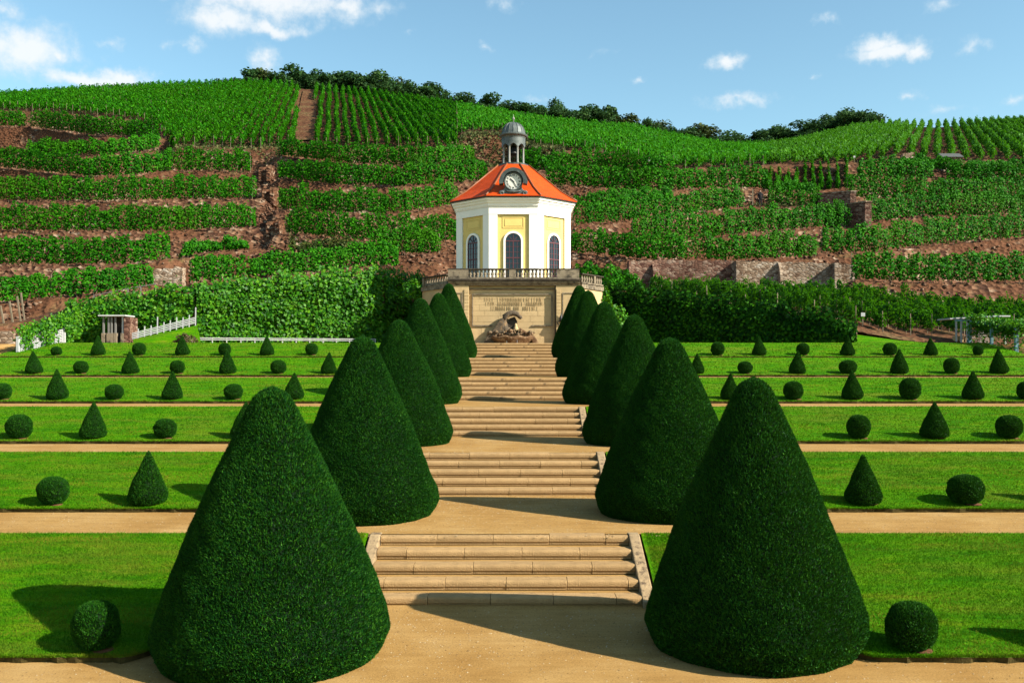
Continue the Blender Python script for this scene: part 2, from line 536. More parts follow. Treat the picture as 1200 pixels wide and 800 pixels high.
M['soot_and_shade'] = mat_plain('blackened_stone_and_shade', (0.075, 0.06, 0.045), 0.9, 0.5, 3, 0.5, 0.1, dirt=((0.24, 0.19, 0.13), 3.0, 0.56, 0.7))  # blackened stone, also the painted shade in the niche and beside the pier
M['baluster'] = mat_plain('baluster_stone', (0.60, 0.56, 0.50), 0.85, 0.15, 5, 0.2, 0.15, dirt=((0.2, 0.17, 0.13), 4, 0.58, 0.72))
M['white'] = mat_plain('white_plaster', (0.88, 0.83, 0.74), 0.85, 0.04, 0.9, 0.1, 0.2, dirt=((0.76, 0.70, 0.60), 0.9, 0.58, 0.85))
M['yellow'] = mat_plain('yellow_plaster', (0.78, 0.57, 0.185), 0.85, 0.07, 1.4, 0.1, 0.2, dirt=((0.66, 0.47, 0.15), 1.2, 0.56, 0.8))
M['roof'] = mat_plain('orange_tin_roof', (0.62, 0.066, 0.005), 0.6, 0.2, 2.2, 0.25, 0.12, dirt=((0.36, 0.055, 0.012), 1.6, 0.5, 0.78), stretch=(1, 1, 3))
M['ridge'] = mat_plain('roof_ridge', (0.30, 0.095, 0.03), 0.5, 0.3, 5, 0.1, 0.4)
M['gutter'] = mat_plain('dark_gutter', (0.03, 0.035, 0.035), 0.5, 0.3, 5, 0, 0.4)
M['lead'] = mat_plain('weathered_lead', (0.16, 0.185, 0.175), 0.55, 0.35, 3.0, 0.2, 0.4, metal=0.2, dirt=((0.05, 0.065, 0.06), 3.0, 0.46, 0.66))
M['lead_dark'] = mat_plain('dark_lead', (0.07, 0.09, 0.085), 0.55, 0.4, 4.0, 0.3, 0.4, metal=0.2, dirt=((0.22, 0.25, 0.22), 5.0, 0.56, 0.72))
M['column'] = mat_plain('lantern_column', (0.33, 0.325, 0.29), 0.7, 0.15, 5, 0.1, 0.3)
M['dial'] = mat_plain('clock_dial', (0.78, 0.76, 0.68), 0.6, 0.06, 8, 0, 0.3)
M['black'] = mat_plain('black_iron', (0.015, 0.015, 0.016), 0.5, 0.2, 4, 0, 0.4)
M['glass'] = mat_plain('dark_window_glass', (0.008, 0.018, 0.03), 0.12, 0.5, 2.5, 0.05, 0.6)
M['mullion'] = mat_plain('mauve_window_bars', (0.17, 0.06, 0.07), 0.6, 0.15, 5, 0, 0.2)
M['white_paint'] = mat_plain('white_paint', (0.72, 0.73, 0.72), 0.6, 0.1, 5, 0.05, 0.3)
M['teal'] = mat_plain('teal_paint', (0.20, 0.38, 0.42), 0.6, 0.15, 5, 0.05, 0.3)
M['slate'] = mat_plain('pergola_slat', (0.62, 0.62, 0.60), 0.6, 0.1, 5, 0.05, 0.3)
M['rock'] = mat_plain('grotto_rock', (0.14, 0.105, 0.07), 0.9, 0.45, 5, 0.9, 0.2, dirt=((0.34, 0.20, 0.09), 5, 0.52, 0.66), bscale=16)
M['rust'] = mat_plain('rusty_basin', (0.20, 0.105, 0.05), 0.8, 0.5, 6, 0.8, 0.2, dirt=((0.42, 0.29, 0.16), 6, 0.5, 0.66))
M['rubble_red'] = mat_stonewall('red_dry_stone', [(0, (0.13, 0.06, 0.045)), (0.4, (0.28, 0.15, 0.105)), (0.75, (0.37, 0.23, 0.165)), (1, (0.46, 0.33, 0.25))])
M['rubble_pale'] = mat_stonewall('pale_dry_stone', [(0, (0.22, 0.14, 0.09)), (0.4, (0.40, 0.28, 0.19)), (0.75, (0.50, 0.385, 0.28)), (1, (0.60, 0.5, 0.40))])
M['lawn_edge'] = mat_plain('cut_turf_edge', (0.085, 0.065, 0.022), 0.95, 0.5, 9, 0.6, 0.05)
M['stones'] = mat_leaf('loose_red_stone', (0.09, 0.04, 0.025), (0.18, 0.092, 0.056), (0.32, 0.21, 0.14), rough=0.9, trans=0, spec=0.1)
M['pebble'] = mat_leaf('pebble', (0.22, 0.125, 0.045), (0.42, 0.27, 0.12), (0.60, 0.46, 0.28), rough=0.9, trans=0, spec=0.1)
M['soil'] = mat_plain('red_soil', (0.17, 0.075, 0.038), 0.95, 0.3, 8, 0.6, 0.1)
M['cloth_dark'] = mat_plain('dark_clothes', (0.012, 0.014, 0.018), 0.9, 0.2, 5)
M['skin'] = mat_plain('skin', (0.5, 0.3, 0.2), 0.6, 0.05, 5)
M['tile_dark'] = mat_plain('grey_hut_roof', (0.10, 0.105, 0.10), 0.8, 0.25, 5, 0.3)
M['iron'] = mat_plain('grey_rail', (0.25, 0.24, 0.22), 0.6, 0.1, 5)


# one common trim of all base colours (albedos were first tuned at a lower exposure)
TRIM = {'white_plaster': 0.97, 'yellow_plaster': 0.90, 'orange_tin_roof': 0.82, 'clock_dial': 0.8, 'warm_ashlar': 0.78, 'ivy_leaves': 0.72, 'vine_leaves': 0.74, 'vineyard_soil': 0.68, 'loose_red_stone': 0.62, 'white_paint': 0.52, 'weathered_stake': 0.5, 'red_dry_stone': 0.56}
for m_ in bpy.data.materials:
    t_ = m_.node_tree
    b_ = t_.nodes.get('Principled BSDF')
    f_ = TRIM.get(m_.name, 0.66)
    if b_.inputs['Base Color'].links:
        src_ = b_.inputs['Base Color'].links[0].from_socket
        t_.links.new(mixc(t_, 1.0, src_, (f_, f_, f_), 'MULTIPLY'), b_.inputs['Base Color'])
    for n_ in t_.nodes:
        if n_.type == 'BSDF_TRANSLUCENT':
            n_.inputs[0].default_value = tuple(c_ * f_ for c_ in n_.inputs[0].default_value[:3]) + (1,)


def leaf_quads(c, nrm, size, r):
    """rhombic leaves at c facing nrm, random roll"""
    n = len(c)
    nrm = nrm / (np.linalg.norm(nrm, axis=1, keepdims=True) + 1e-9)
    a = r.normal(size=(n, 3))
    t = np.cross(nrm, a)
    t /= (np.linalg.norm(t, axis=1, keepdims=True) + 1e-9)
    b = np.cross(nrm, t)
    s = size[:, None]
    droop = nrm * s * 0.15
    v = np.stack([c - t * s * .52 - droop, c + b * s * .40, c + t * s * .52 - droop, c - b * s * .40], axis=1).reshape(-1, 3)
    f = np.arange(n * 4).reshape(n, 4)
    return v, f


def copy_tree(o, parent=None):
    c = o.copy()
    COL.objects.link(c)
    if parent is not None:
        c.parent = parent
    for ch in list(o.children):
        copy_tree(ch, c)
    return c


# ================================================================== GARDEN
H, NL = 0.81, 6
LV = [H * k for k in range(NL + 1)]                       # level heights
DT = [None] + [17.0 + 6.8 * k for k in range(NL)]         # distance of each flight's top edge
TREAD, RUN, RIS = 0.45, 1.80, H / 5
FT = [10.2] + [d + 0.15 for d in DT[1:]]                  # front edge of each gravel path
BK = [12.42] + [f + 2.45 for f in FT[1:]]                  # back edge = foot of next lawn
FOOT = [None] + [d - RUN for d in DT[1:]]
GW = 26.0                                                 # half width of the garden


def smooth01(x):
    x = np.clip(x, 0, 1)
    return x * x * (3 - 2 * x)


# the ground underneath and around the terraces
gx = np.array([-400, -150, -80, -50, -36, -29, -26.2, -26.0, -10, 0, 10, 26.0, 26.2, 29, 36, 50, 80, 150, 400.0])
gy = np.array([-300, -60, -5, 5, 10.2] + sum([[BK[k - 1], FT[k]] for k in range(1, 7)], []) + [52, 56, 60, 75.0])
gv, gf = [], []
for y in gy:
    zz = np.interp(y, sum([[BK[k - 1], FT[k]] for k in range(1, 7)], []), sum([[LV[k - 1], LV[k]] for k in range(1, 7)], []))
    for x in gx:
        gv.append((x, y, zz - (0.45 if abs(x) < 26.1 else 0.05)))
nx = len(gx)
for j in range(len(gy) - 1):
    for i in range(nx - 1):
        gf.append((j * nx + i, j * nx + i + 1, (j + 1) * nx + i + 1, (j + 1) * nx + i))
tag(link('ground', np_mesh('ground', gv, gf), None, M['gravel']), kind='structure')

# gravel paths with the landings between the stairs
for k in range(NL + 1):
    m = MB()
    y1 = FOOT[k + 1] + 0.12 if k < NL else 60.5
    y0 = FT[k] if k else -12.0
    m.poly([(-GW, y0, LV[k]), (GW, y0, LV[k]), (GW, y1, LV[k]), (-GW, y1, LV[k])], [(0, 1, 2, 3)])
    if k:
        m.poly([(-2.5, DT[k] + 0.2, LV[k]), (2.5, DT[k] + 0.2, LV[k]), (2.5, y0, LV[k]), (-2.5, y0, LV[k])], [(0, 1, 2, 3)])
    tag(m.build('gravel_path', M['gravel']), kind='structure')


def lawn_surface(k, X, t):
    """lawn k (1..6) runs from level k-1 up to level k; t from 0 at its foot to 1 at its top"""
    ax = np.abs(X)
    w = smooth01((5.0 - ax) / 1.2)
    s = BK[k - 1] * (1 - w) + (FOOT[k] - 0.12) * w
    Y = s + (FT[k] + 0.03 - s) * t
    wav = 0.025 * np.sin(X * 1.3 + k) * np.sin(Y * 1.7 + 2 * k) + 0.018 * np.sin(X * 3.1 + Y * 2.3 + k)
    Z = LV[k - 1] + 0.085 + (H - 0.063) * t + wav * np.sin(np.pi * np.clip(t, 0, 1))
    return Y, Z


for k in range(1, NL + 1):
    for sgn in (-1, 1):
        xs = np.concatenate([np.arange(2.49, 7, 0.12), np.arange(7, GW + 0.01, 0.35)])
        ts = np.linspace(0, 1, 26)
        X, T = np.meshgrid(xs * sgn, ts)
        Y, Z = lawn_surface(k, X, T)
        edge = 0.022 * np.sin(X * 9.1) + 0.02 * np.sin(X * 23.0 + 1) + rng.normal(0, 0.012, X.shape)
        Y[0] += edge[0]
        V = np.stack([X, Y, Z], -1)
        low = V[0].copy()
        low[:, 2] = LV[k - 1] - 0.06
        low[:, 1] += 0.02
        V = np.concatenate([low[None], V], 0)
        nr, nc = V.shape[:2]
        idx = np.arange(nr * nc).reshape(nr, nc)
        fcs = np.stack([idx[:-1, :-1], idx[:-1, 1:], idx[1:, 1:], idx[1:, :-1]], -1).reshape(-1, 4)
        if sgn < 0:
            fcs = fcs[:, ::-1]
        lw = link('lawn', np_mesh('lawn', V.reshape(-1, 3), fcs, False), None, M['lawn'])
        tag(lw, kind='structure')
        lw.data.materials.append(M['lawn_edge'])
        mi = np.zeros(len(lw.data.polygons), dtype=np.int32)
        mi[:nc - 1] = 1
        lw.data.polygons.foreach_set('material_index', mi)
        sm = np.ones(len(mi), dtype=bool)
        sm[:nc - 1] = False
        lw.data.polygons.foreach_set('use_smooth', sm)

# grass blades standing on the lower lawns
bv, bf, nb = [], [], 0
for k, dens, hgt, wid in ((1, 2450, .035, .0115), (2, 1100, .036, .016), (3, 520, .038, .022), (4, 240, .04, .03), (5, 110, .045, .042), (6, 80, .05, .05)):
    for sgn in (-1, 1):
        xmax = min(GW - .2, (BK[k - 1] + 5) * 0.58)
        n = int(dens * (xmax - 2.5) * 4.6)
        X = rng.uniform(2.55, xmax, n) * sgn
        t = rng.uniform(0, 1, n)
        t[: n // 12] = np.abs(rng.normal(0, 0.006, n // 12)) - .006
        Y, Z = lawn_surface(k, X, t)
        ang = rng.uniform(0, np.pi, n)
        hh = hgt * rng.uniform(.5, 1.35, n)
        lean = rng.normal(0, .6, (n, 2)) * hh[:, None]
        dx, dy = np.cos(ang) * wid / 2, np.sin(ang) * wid / 2
        a = np.stack([X - dx, Y - dy, Z - .006], -1)
        b = np.stack([X + dx, Y + dy, Z - .006], -1)
        c = np.stack([X + lean[:, 0], Y + lean[:, 1], Z + hh], -1)
        bv.append(np.stack([a, b, c], 1).reshape(-1, 3))
        bf.append(np.arange(n * 3).reshape(n, 3) + nb)
        nb += n * 3
tag(link('grass', np_mesh('grass', np.concatenate(bv), np.concatenate(bf)), None, M['blade']),
    'short mown green grass on the sloping lawns', 'grass', kind='stuff')

# pebbles on the near gravel
pr_ = np.random.default_rng(9)
npb = 16000
py_ = pr_.uniform(10.5, 28, npb)
lev = np.digitize(py_, [FOOT[1], FT[1] - .2, FOOT[2], FT[2] - .2, FOOT[3]])
px_ = pr_.uniform(-1, 1, npb) * np.where(py_ < 12.5, 8, np.where(((py_ > FT[1]) & (py_ < BK[1])) | ((py_ > FT[2]) & (py_ < BK[2])), .58 * py_, 4.5))
okp = (lev % 2 == 0)
lz = np.array([LV[0], 0, LV[1], 0, LV[2], 0])[lev]
px_, py_, lz = px_[okp], py_[okp], lz[okp]
sz_ = pr_.uniform(.006, .016, len(px_))
oc = np.array([(1, 0, 0), (0, 1, 0), (-1, 0, 0), (0, -1, 0), (0, 0, .8)], float)
pvv = oc[None] * sz_[:, None, None] * pr_.uniform(.6, 1.3, (len(px_), 5, 1)) + np.stack([px_, py_, lz], -1)[:, None]
pff = np.array([(0, 1, 4), (1, 2, 4), (2, 3, 4), (3, 0, 4)])[None] + (np.arange(len(px_)) * 5)[:, None, None]
tag(link('pebbles', np_mesh('pebbles', pvv.reshape(-1, 3), pff.reshape(-1, 3)), None, M['pebble']), 'tiny pebbles scattered over the sandy paths', 'pebbles', kind='stuff')

# ---------------------------------------------------------------- stairs
ORD = ['lowest', 'second', 'third', 'fourth', 'fifth', 'topmost']
blk_cache = {}


def step_block(length):
    key = round(length, 2)
    if key not in blk_cache:
        prof = [(0.022, 0), (0.018, 0.045), (0.0, 0.06), (0, 0.112), (0.008, 0.134), (0.026, 0.153), (0.06, RIS), (0.30, RIS), (0.30, 0)]
        me = MB().prism(prof, 'x', -key / 2 + 0.004, key / 2 - 0.004).mesh('stone_block', False, 0.004)
        me.materials.append(M['step'])
        blk_cache[key] = me
    return blk_cache[key]


for k in range(1, NL + 1):
    root = empty('stone_staircase', (0, FOOT[k], LV[k - 1]))
    tag(root, f'{ORD[k-1]} flight of five broad sandstone steps on the garden axis' if k not in (1, 6) else
        (f'lowest flight of five broad sandstone steps, between the first pair of yews' if k == 1 else 'topmost flight of five broad sandstone steps, before the fountain wall'),
        'stairs', 'stair flights climbing the garden axis')
    for j in range(5):
        y0 = j * TREAD
        zt = RIS * (j + 1) - 0.012
        y1 = y0 + TREAD + 0.05 if j < 4 else y0 + 0.34
        stp = MB().box(-2.25, 2.25, y0 + 0.28, y1, RIS * j - 0.05, zt).build('step', M['gravel'], root)
        off = (0.52, 0.0, 0.25, 0.7)[(j + k) % 4]
        cuts = [-2.25] + [c for c in np.arange(-2.25 + off, 2.2, 1.02 if k < 4 else 1.5) if c > -2.2] + [2.25]
        for a, b in zip(cuts[:-1], cuts[1:]):
            ln = b - a
            o = link('stone_block', step_block(ln), stp)
            o.location = ((a + b) / 2, y0 + random.uniform(-.006, .006), RIS * j + random.uniform(-.004, .003))
            o.rotation_euler = (0, 0, random.uniform(-.004, .004))
    for sgn in (-1, 1):
        prof = [(-0.12, -0.1), (-0.12, 0.11), (0.02, 0.165), (RUN + 0.04, H + 0.02), (RUN + 0.30, H + 0.015), (RUN + 0.30, -0.1)]
        MB().prism(prof, 'x', sgn * 2.255, sgn * 2.45).build('kerb', M['cheek'], root, False, 0.02)

# ---------------------------------------------------------------- clipped yews
PROF = [(0.0, .90), (0.04, .96), (.09, 1.0), (.14, .98), (.2, .93), (.3, .85), (.4, .76), (.5, .665), (.6, .56), (.7, .452), (.8, .34), (.88, .25), (.93, .195), (.965, .145), (.985, .09), (1.0, 0.0)]
PROF_SMALL = [(0.0, .86), (0.06, .97), (.14, 1.0), (.25, .93), (.4, .78), (.55, .60), (.7, .42), (.83, .26), (.92, .15), (.97, .09), (1.0, 0.0)]
PROF_BALL = [(math.sin(a) * .5 + .5, max(0.0, math.cos(a)) ** .82) for a in np.linspace(-1.15, math.pi / 2, 15)]
_z0 = PROF_BALL[0][0]
PROF_BALL = [((z - _z0) / (1 - _z0), r) for z, r in PROF_BALL]


def clipped_bush(name, prof, Rr, Hh, n, ln, wd, seed, leafmat, inmat, lumps=0.02):
    """returns (core mesh, shoots mesh) of a topiary with its foot at z = 0"""
    r = np.random.default_rng(seed)
    pz = np.array([p[0] for p in prof]) * Hh
    pr = np.array([p[1] for p in prof]) * Rr
    ph = r.uniform(0, 6.28, (6, 2))
    fr = r.integers(1, 6, (6,))
    fz = r.uniform(1.0, 5.0, (6,)) / Hh * 3.7

    def rad(z, th):
        base = np.interp(z, pz, pr)
        w = sum(np.sin(fr[i] * th + ph[i, 0]) * np.sin(fz[i] * z + ph[i, 1]) for i in range(6)) / 3
        w2 = np.sin(9 * th + 3.1 * z * 3 + ph[0, 1]) * np.sin(6.3 * z * 3.7 / Hh + 5 * th + ph[1, 1]) + .7 * np.sin(14 * th - 8 * z * 3.7 / Hh + ph[2, 0])
        return base * (1 + lumps * w + lumps * .28 * w2)
    zz = np.concatenate([np.linspace(0, Hh * .9, 28), np.linspace(Hh * .91, Hh * .998, 8)])
    nt = 40
    th = np.linspace(0, 2 * np.pi, nt, endpoint=False)
    Zg, Tg = np.meshgrid(zz, th, indexing='ij')
    Rg = rad(Zg, Tg) - ln * .35
    Rg = np.maximum(Rg, 0.003)
    V = np.stack([Rg * np.cos(Tg), Rg * np.sin(Tg), Zg - ln * .3 * (Zg / Hh)], -1).reshape(-1, 3)
    idx = np.arange(len(zz) * nt).reshape(len(zz), nt)
    nxt = np.roll(idx, -1, axis=1)
    fc = np.stack([idx[:-1], nxt[:-1], nxt[1:], idx[1:]], -1).reshape(-1, 4)
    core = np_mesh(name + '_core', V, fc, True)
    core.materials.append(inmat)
    # shoots, spread by surface area
    seg = np.sqrt(np.diff(pz) ** 2 + np.diff(pr) ** 2) * (pr[:-1] + pr[1:] + 0.02)
    s = r.choice(len(seg), n, p=seg / seg.sum())
    fz_ = r.uniform(0, 1, n)
    z = pz[s] + (pz[s + 1] - pz[s]) * fz_
    t = r.uniform(0, 2 * np.pi, n)
    rr = rad(z, t)
    sl = np.stack([(pz[s + 1] - pz[s]), -(pr[s + 1] - pr[s])], -1)
    sl /= np.linalg.norm(sl, axis=1, keepdims=True)
    nrm = np.stack([sl[:, 0] * np.cos(t), sl[:, 0] * np.sin(t), sl[:, 1]], -1)
    p = np.stack([rr * np.cos(t), rr * np.sin(t), z], -1)
    L = ln * r.uniform(.5, 1.2, n)
    far = r.random(n) < .012 + .10 * (z / Hh) ** 6
    L[far] *= r.uniform(1.3, 2.3, far.sum())
    d = nrm * .75 + np.array([0, 0, .65]) + r.normal(0, .38, (n, 3))
    d /= np.linalg.norm(d, axis=1, keepdims=True)
    w = np.cross(d, r.normal(size=(n, 3)))
    w /= np.linalg.norm(w, axis=1, keepdims=True)
    w *= (wd * r.uniform(.6, 1.3, n))[:, None]
    a = p - d * (L * .55)[:, None]
    v = np.stack([a - w, a + w, a + d * L[:, None] + w * .15], 1).reshape(-1, 3)
    v[:, 2] = np.maximum(v[:, 2], 0.005)
    sh = np_mesh(name, v, np.arange(n * 3).reshape(n, 3))
    sh.materials.append(leafmat)
    return core, sh


trunk_me = MB().tube([(0, 0, -.1), (0.01, 0, .5), (0, .01, 2.6)], [.13, .10, .03], 8).mesh('trunk')
trunk_me.materials.append(M['bark'])
small_trunk = MB().tube([(0, 0, -.06), (0.01, 0, .2), (0, 0, .6)], [.04, .035, .012], 6).mesh('trunk')
small_trunk.materials.append(M['bark'])
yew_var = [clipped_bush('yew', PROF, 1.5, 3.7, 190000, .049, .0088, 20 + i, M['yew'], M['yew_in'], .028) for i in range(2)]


def yew_thing(name, meshes, trunk, loc, sc, rz, label, cat, group):
    root = empty(name, loc, rz)
    root.scale = sc
    tag(root, label, cat, group)
    cr = link('crown', meshes[1], root)
    link('inner_twigs', meshes[0], cr)
    link('trunk', trunk, root)
    return root


# pixel centre, distance, radius, apex pixel row, level
SIDE = {-1: 'on the white trellis fence side', 1: 'on the vine pergola side'}
YEWS = [(-1, 319, 12.8, 1.585, 452), (1, 883, 13.25, 1.505, 441), (-1, 425, 19.3, 1.50, 393), (1, 785, 19.55, 1.56, 395),
        (-1, 468, 26.7, 1.52, 374), (1, 743, 26.7, 1.46, 368), (-1, 493, 33.5, 1.47, 349), (1, 708, 33.5, 1.46, 353),
        (-1, 514, 40.3, 1.43, 343), (1, 689, 40.3, 1.45, 340), (-1, 526, 47.1, 1.43, 332), (1, 679, 47.1, 1.42, 334)]
for i, (sd, px, D, rad_, ap) in enumerate(YEWS):
    k = i // 2
    h = ZW(ap, D) - LV[k]
    sc = (rad_ / 1.5, rad_ / 1.5 * random.uniform(.97, 1.03), h / 3.7)
    yew_thing('yew_cone', yew_var[(i + k) % 2], trunk_me, (XW(px, D), D, LV[k] - .01), sc, 0.7 + 1.9 * i,
              f'tall clipped yew cone beside the {ORD[k]} stair flight, {SIDE[sd].replace("on the ", "")}', 'yew', 'big yew cones lining the stairs')

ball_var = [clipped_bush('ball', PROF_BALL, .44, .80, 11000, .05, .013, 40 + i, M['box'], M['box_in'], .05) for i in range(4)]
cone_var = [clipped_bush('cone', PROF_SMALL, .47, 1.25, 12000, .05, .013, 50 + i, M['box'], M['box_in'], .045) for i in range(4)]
soil_me = MB().lathe([(.24, -.03), (.22, .005), (.15, .02), (.01, .025)], 14).mesh('soil_patch', True)
soil_me.materials.append(M['soil'])
# (kind, px centre, px width) per lawn, per side, counted outwards from the big yews
TOP = {1: {-1: [('b', 113, 56)], 1: [('b', 1068, 58), ('c', 1262, 70)]},
       2: {-1: [('c', 173, 45), ('b', 62, 38)], 1: [('c', 1012, 42), ('b', 1132, 42), ('c', 1255, 44)]},
       3: {-1: [('c', 286, 32), ('b', 193, 27), ('c', 109, 31), ('b', 22, 29)], 1: [('b', 1006, 28), ('c', 1095, 33), ('b', 1182, 31), ('c', 1268, 32)]},
       4: {-1: [('c', 344, 24), ('b', 274, 21), ('c', 202, 24), ('b', 134, 22), ('c', 67, 25), ('b', 3, 22)],
           1: [('c', 855, 22), ('b', 930, 23), ('c', 999, 25), ('b', 1066, 26), ('c', 1140, 25), ('b', 1204, 23)]},
       5: {-1: [('c', 385, 19), ('b', 326, 18), ('c', 267, 20), ('b', 208, 18), ('c', 153, 20), ('b', 95, 17), ('c', 40, 20)],
           1: [('c', 817, 17), ('b', 873, 17), ('c', 934, 20), ('b', 994, 20), ('c', 1054, 21), ('b', 1115, 19), ('c', 1171, 21)]},
       6: {-1: [('b', 365, 15), ('c', 313, 17), ('b', 263, 15), ('c', 214, 17), ('b', 163, 16), ('c', 115, 17), ('b', 66, 13)],
           1: [('b', 841, 16), ('c', 890, 17), ('b', 941, 16), ('c', 993, 17), ('b', 1043, 17), ('c', 1091, 16), ('b', 1146, 12)]}}
NTH = ['nearest the yews', 'second from the yews', 'third from the yews', 'fourth from the yews', 'fifth from the yews', 'sixth from the yews', 'seventh from the yews']
ti = 0
for k in TOP:
    for sd in TOP[k]:
        for q, (kind, px, w) in enumerate(TOP[k][sd]):
            D = BK[k - 1] + (0.36 if kind == 'b' else 0.42) + (-.12 if k == 1 else -.04 if k == 2 else 0)
            x = XW(px, D)
            t = (D - BK[k - 1]) / (FT[k] - BK[k - 1])
            _, z = lawn_surface(k, np.array([x]), np.array([t]))
            wm = w * D / F
            if kind == 'b':
                me = ball_var[ti % 4]
                s = wm / .90
                sc = (s * random.uniform(.94, 1.06), s * random.uniform(.94, 1.06), s * random.uniform(.86, 1.08))
            else:
                me = cone_var[ti % 4]
                s = wm / .96
                sc = (s, s, s * random.uniform(.95, 1.06))
            lab = f"small clipped box {'ball' if kind == 'b' else 'cone'} on the {ORD[k-1]} lawn, {NTH[q]}, {SIDE[sd].replace('on the ', '')}"
            o = yew_thing('topiary_ball' if kind == 'b' else 'topiary_cone', me, small_trunk, (x, D, z[0] + .005), sc, ti * 1.7, lab, 'topiary', 'small topiary rows on the lawns')
            o.rotation_euler = (random.uniform(-.05, .05), random.uniform(-.05, .05), ti * 1.7)
            sp = link('soil_patch', soil_me, o)
            sp.location = (.15 * math.cos(-ti * 1.7), .15 * math.sin(-ti * 1.7), -.02)
            ti += 1

# ================================================================== BELVEDERE
DF = 54.5                                                 # fountain wall front
YC, SA = 60.6, 2.98                                       # pavilion centre, octagon side
AP = SA * 1.2071                                          # apothem
ZT = 8.62                                                 # terrace floor
Z6 = LV[6]


def oct_ring(m, prof, yc=0.0):
    """flat-sided octagonal loft from (apothem, z) pairs"""
    rings = []
    for a, z in prof:
        r = a / math.cos(math.pi / 8)
        rings.append([(r * math.cos(math.pi / 8 + k * math.pi / 4), r * math.sin(math.pi / 8 + k * math.pi / 4), z) for k in range(8)])
    return m.loft(rings, True)


pav = empty('belvedere_pavilion', (0.03, YC, ZT - .3))
tag(pav, 'white and yellow octagonal pavilion with orange roof, clock and domed lantern', 'pavilion')
zb = ZT - .3                                              # everything below in pavilion space: z minus zb
ZE = ZW(230, YC - AP - .3) - zb                           # eave height


def pz_(py, D):
    return ZW(py, D) - zb


z_pan = pz_(251, YC - AP)                                 # top of the yellow panels
z_arch = pz_(273, YC - AP)
oct_ring(MB(), [(AP - .10, 0), (AP - .10, ZE - .15)]).build('wall', M['yellow'], pav)
fr = MB()
oct_ring(fr, [(AP - .07, z_pan), (AP + .012, z_pan), (AP + .012, ZE - .60), (AP - .07, ZE - .60)]).build('frieze', M['white'], pav)
oct_ring(MB(), [(AP - .08, ZE - .597), (AP + .04, ZE - .597), (AP + .05, ZE - .54), (AP + .08, ZE - .52), (AP + .10, ZE - .40), (AP + .17, ZE - .33), (AP + .20, ZE - .22), (AP + .27, ZE - .19), (AP + .29, ZE - .07), (AP - .08, ZE - .05)]).build('cornice', M['white'], pav)
oct_ring(MB(), [(AP + .2, ZE - .068), (AP + .36, ZE - .06), (AP + .37, ZE + .0), (AP + .2, ZE + .01)]).build('gutter', M['gutter'], pav)
oct_ring(MB(), [(AP + .06, 0), (AP + .06, .55), (AP + .02, .6), (AP - .11, .6)]).build('plinth', M['ashlar_grey'], pav)
z_lan = pz_(195, YC)
roof_prof = [(AP + .40, ZE + .012), (AP + .40, ZE + .05), (AP + .05, ZE + .26), (AP - .6, ZE + .72), (.98, z_lan - .05), (.80, z_lan)]
for k in range(8):                                        # eight metal roof slopes
    a0, a1 = math.pi / 8 + k * math.pi / 4, math.pi / 8 + (k + 1) * math.pi / 4
    m = MB()
    for (p0, p1) in zip(roof_prof[:-1], roof_prof[1:]):
        q = []
        for (ap_, z), (aa, ab) in ((p0, (a0, a1)), (p1, (a1, a0))):
            r = ap_ / math.cos(math.pi / 8)
            q += [(r * math.cos(aa), r * math.sin(aa), z), (r * math.cos(ab), r * math.sin(ab), z)]
        m.poly(q, [(0, 1, 2, 3)])
    sl = m.build('roof_slope', M['roof'], pav)
    rg = MB().tube([(p[0] / math.cos(math.pi / 8) * math.cos(a0), p[0] / math.cos(math.pi / 8) * math.sin(a0), p[1] + .03) for p in roof_prof[1:-1]], .055, 6)
    rg.build('ridge', M['ridge'], sl, True)


def pilaster_mesh():
    d0, d1, L = -.11, 0.0, .53
    # corner between face 0 (normal -Y) and its neighbour clockwise; in plan
    m = MB()

    def pt(face, s, off):
        a = -math.pi / 2 + face * math.pi / 4
        n = Vector((math.cos(a), math.sin(a)))
        tt = Vector((-math.sin(a), math.cos(a)))
        p = n * (AP + off) + tt * s
        return (p.x, p.y)
    rc = lambda off: (AP + off) * math.tan(math.pi / 8)
    pts = [pt(0, SA / 2 - L, d1), pt(0, rc(d1), d1), pt(1, -SA / 2 + L, d1), pt(1, -SA / 2 + L, d0), pt(0, rc(d0), d0), pt(0, SA / 2 - L, d0)]
    m.prism(pts, 'z', .601, z_pan + .04)
    return m.mesh('pilaster')


pil = pilaster_mesh()
pil.materials.append(M['white'])
# window pieces on face 0, in pavilion space
yf = -(AP - .10)                                          # plane of the yellow wall
ww, sw = .475, .60                                       # half widths of glass and surround
zc = z_arch - ww                                          # arch centre


def arch_pts(hw, zlow, zc_, n=14):
    return [(-hw, zlow)] + [(hw * math.cos(math.pi - math.pi * i / n), zc_ + hw * math.sin(math.pi - math.pi * i / n)) for i in range(n + 1)] + [(hw, zlow)]


sur = MB()
o_, i_ = arch_pts(sw, .602, zc), arch_pts(ww, .602, zc)
nn = len(o_)
pts = [(x, yf - .085, z) for x, z in o_] + [(x, yf - .085, z) for x, z in i_] + [(x, yf + .01, z) for x, z in o_] + [(x, yf + .01, z) for x, z in i_]
fs = []
for i in range(nn - 1):
    fs += [(i, i + 1, nn + i + 1, nn + i), (nn + i, nn + i + 1, 3 * nn + i + 1, 3 * nn + i), (i + 1, i, 2 * nn + i, 2 * nn + i + 1)]
sur_me = sur.poly(pts, fs).mesh('window_surround')
sur_me.materials.append(M['white'])
glass_me = MB().prism(arch_pts(ww - .002, .602, zc), 'y', yf - .012, yf + .005).mesh('glass_pane')
glass_me.materials.append(M['glass'])
bars = MB()
yb = yf - .03
for x in (0,):
    bars.box(x - .028, x + .028, yb - .015, yb + .02, .602, zc + .02)
for z in (zc + .0, zc - 1.02, .63):
    bars.box(-ww + .01, ww - .01, yb - .018, yb + .02, z - .03, z + .03)
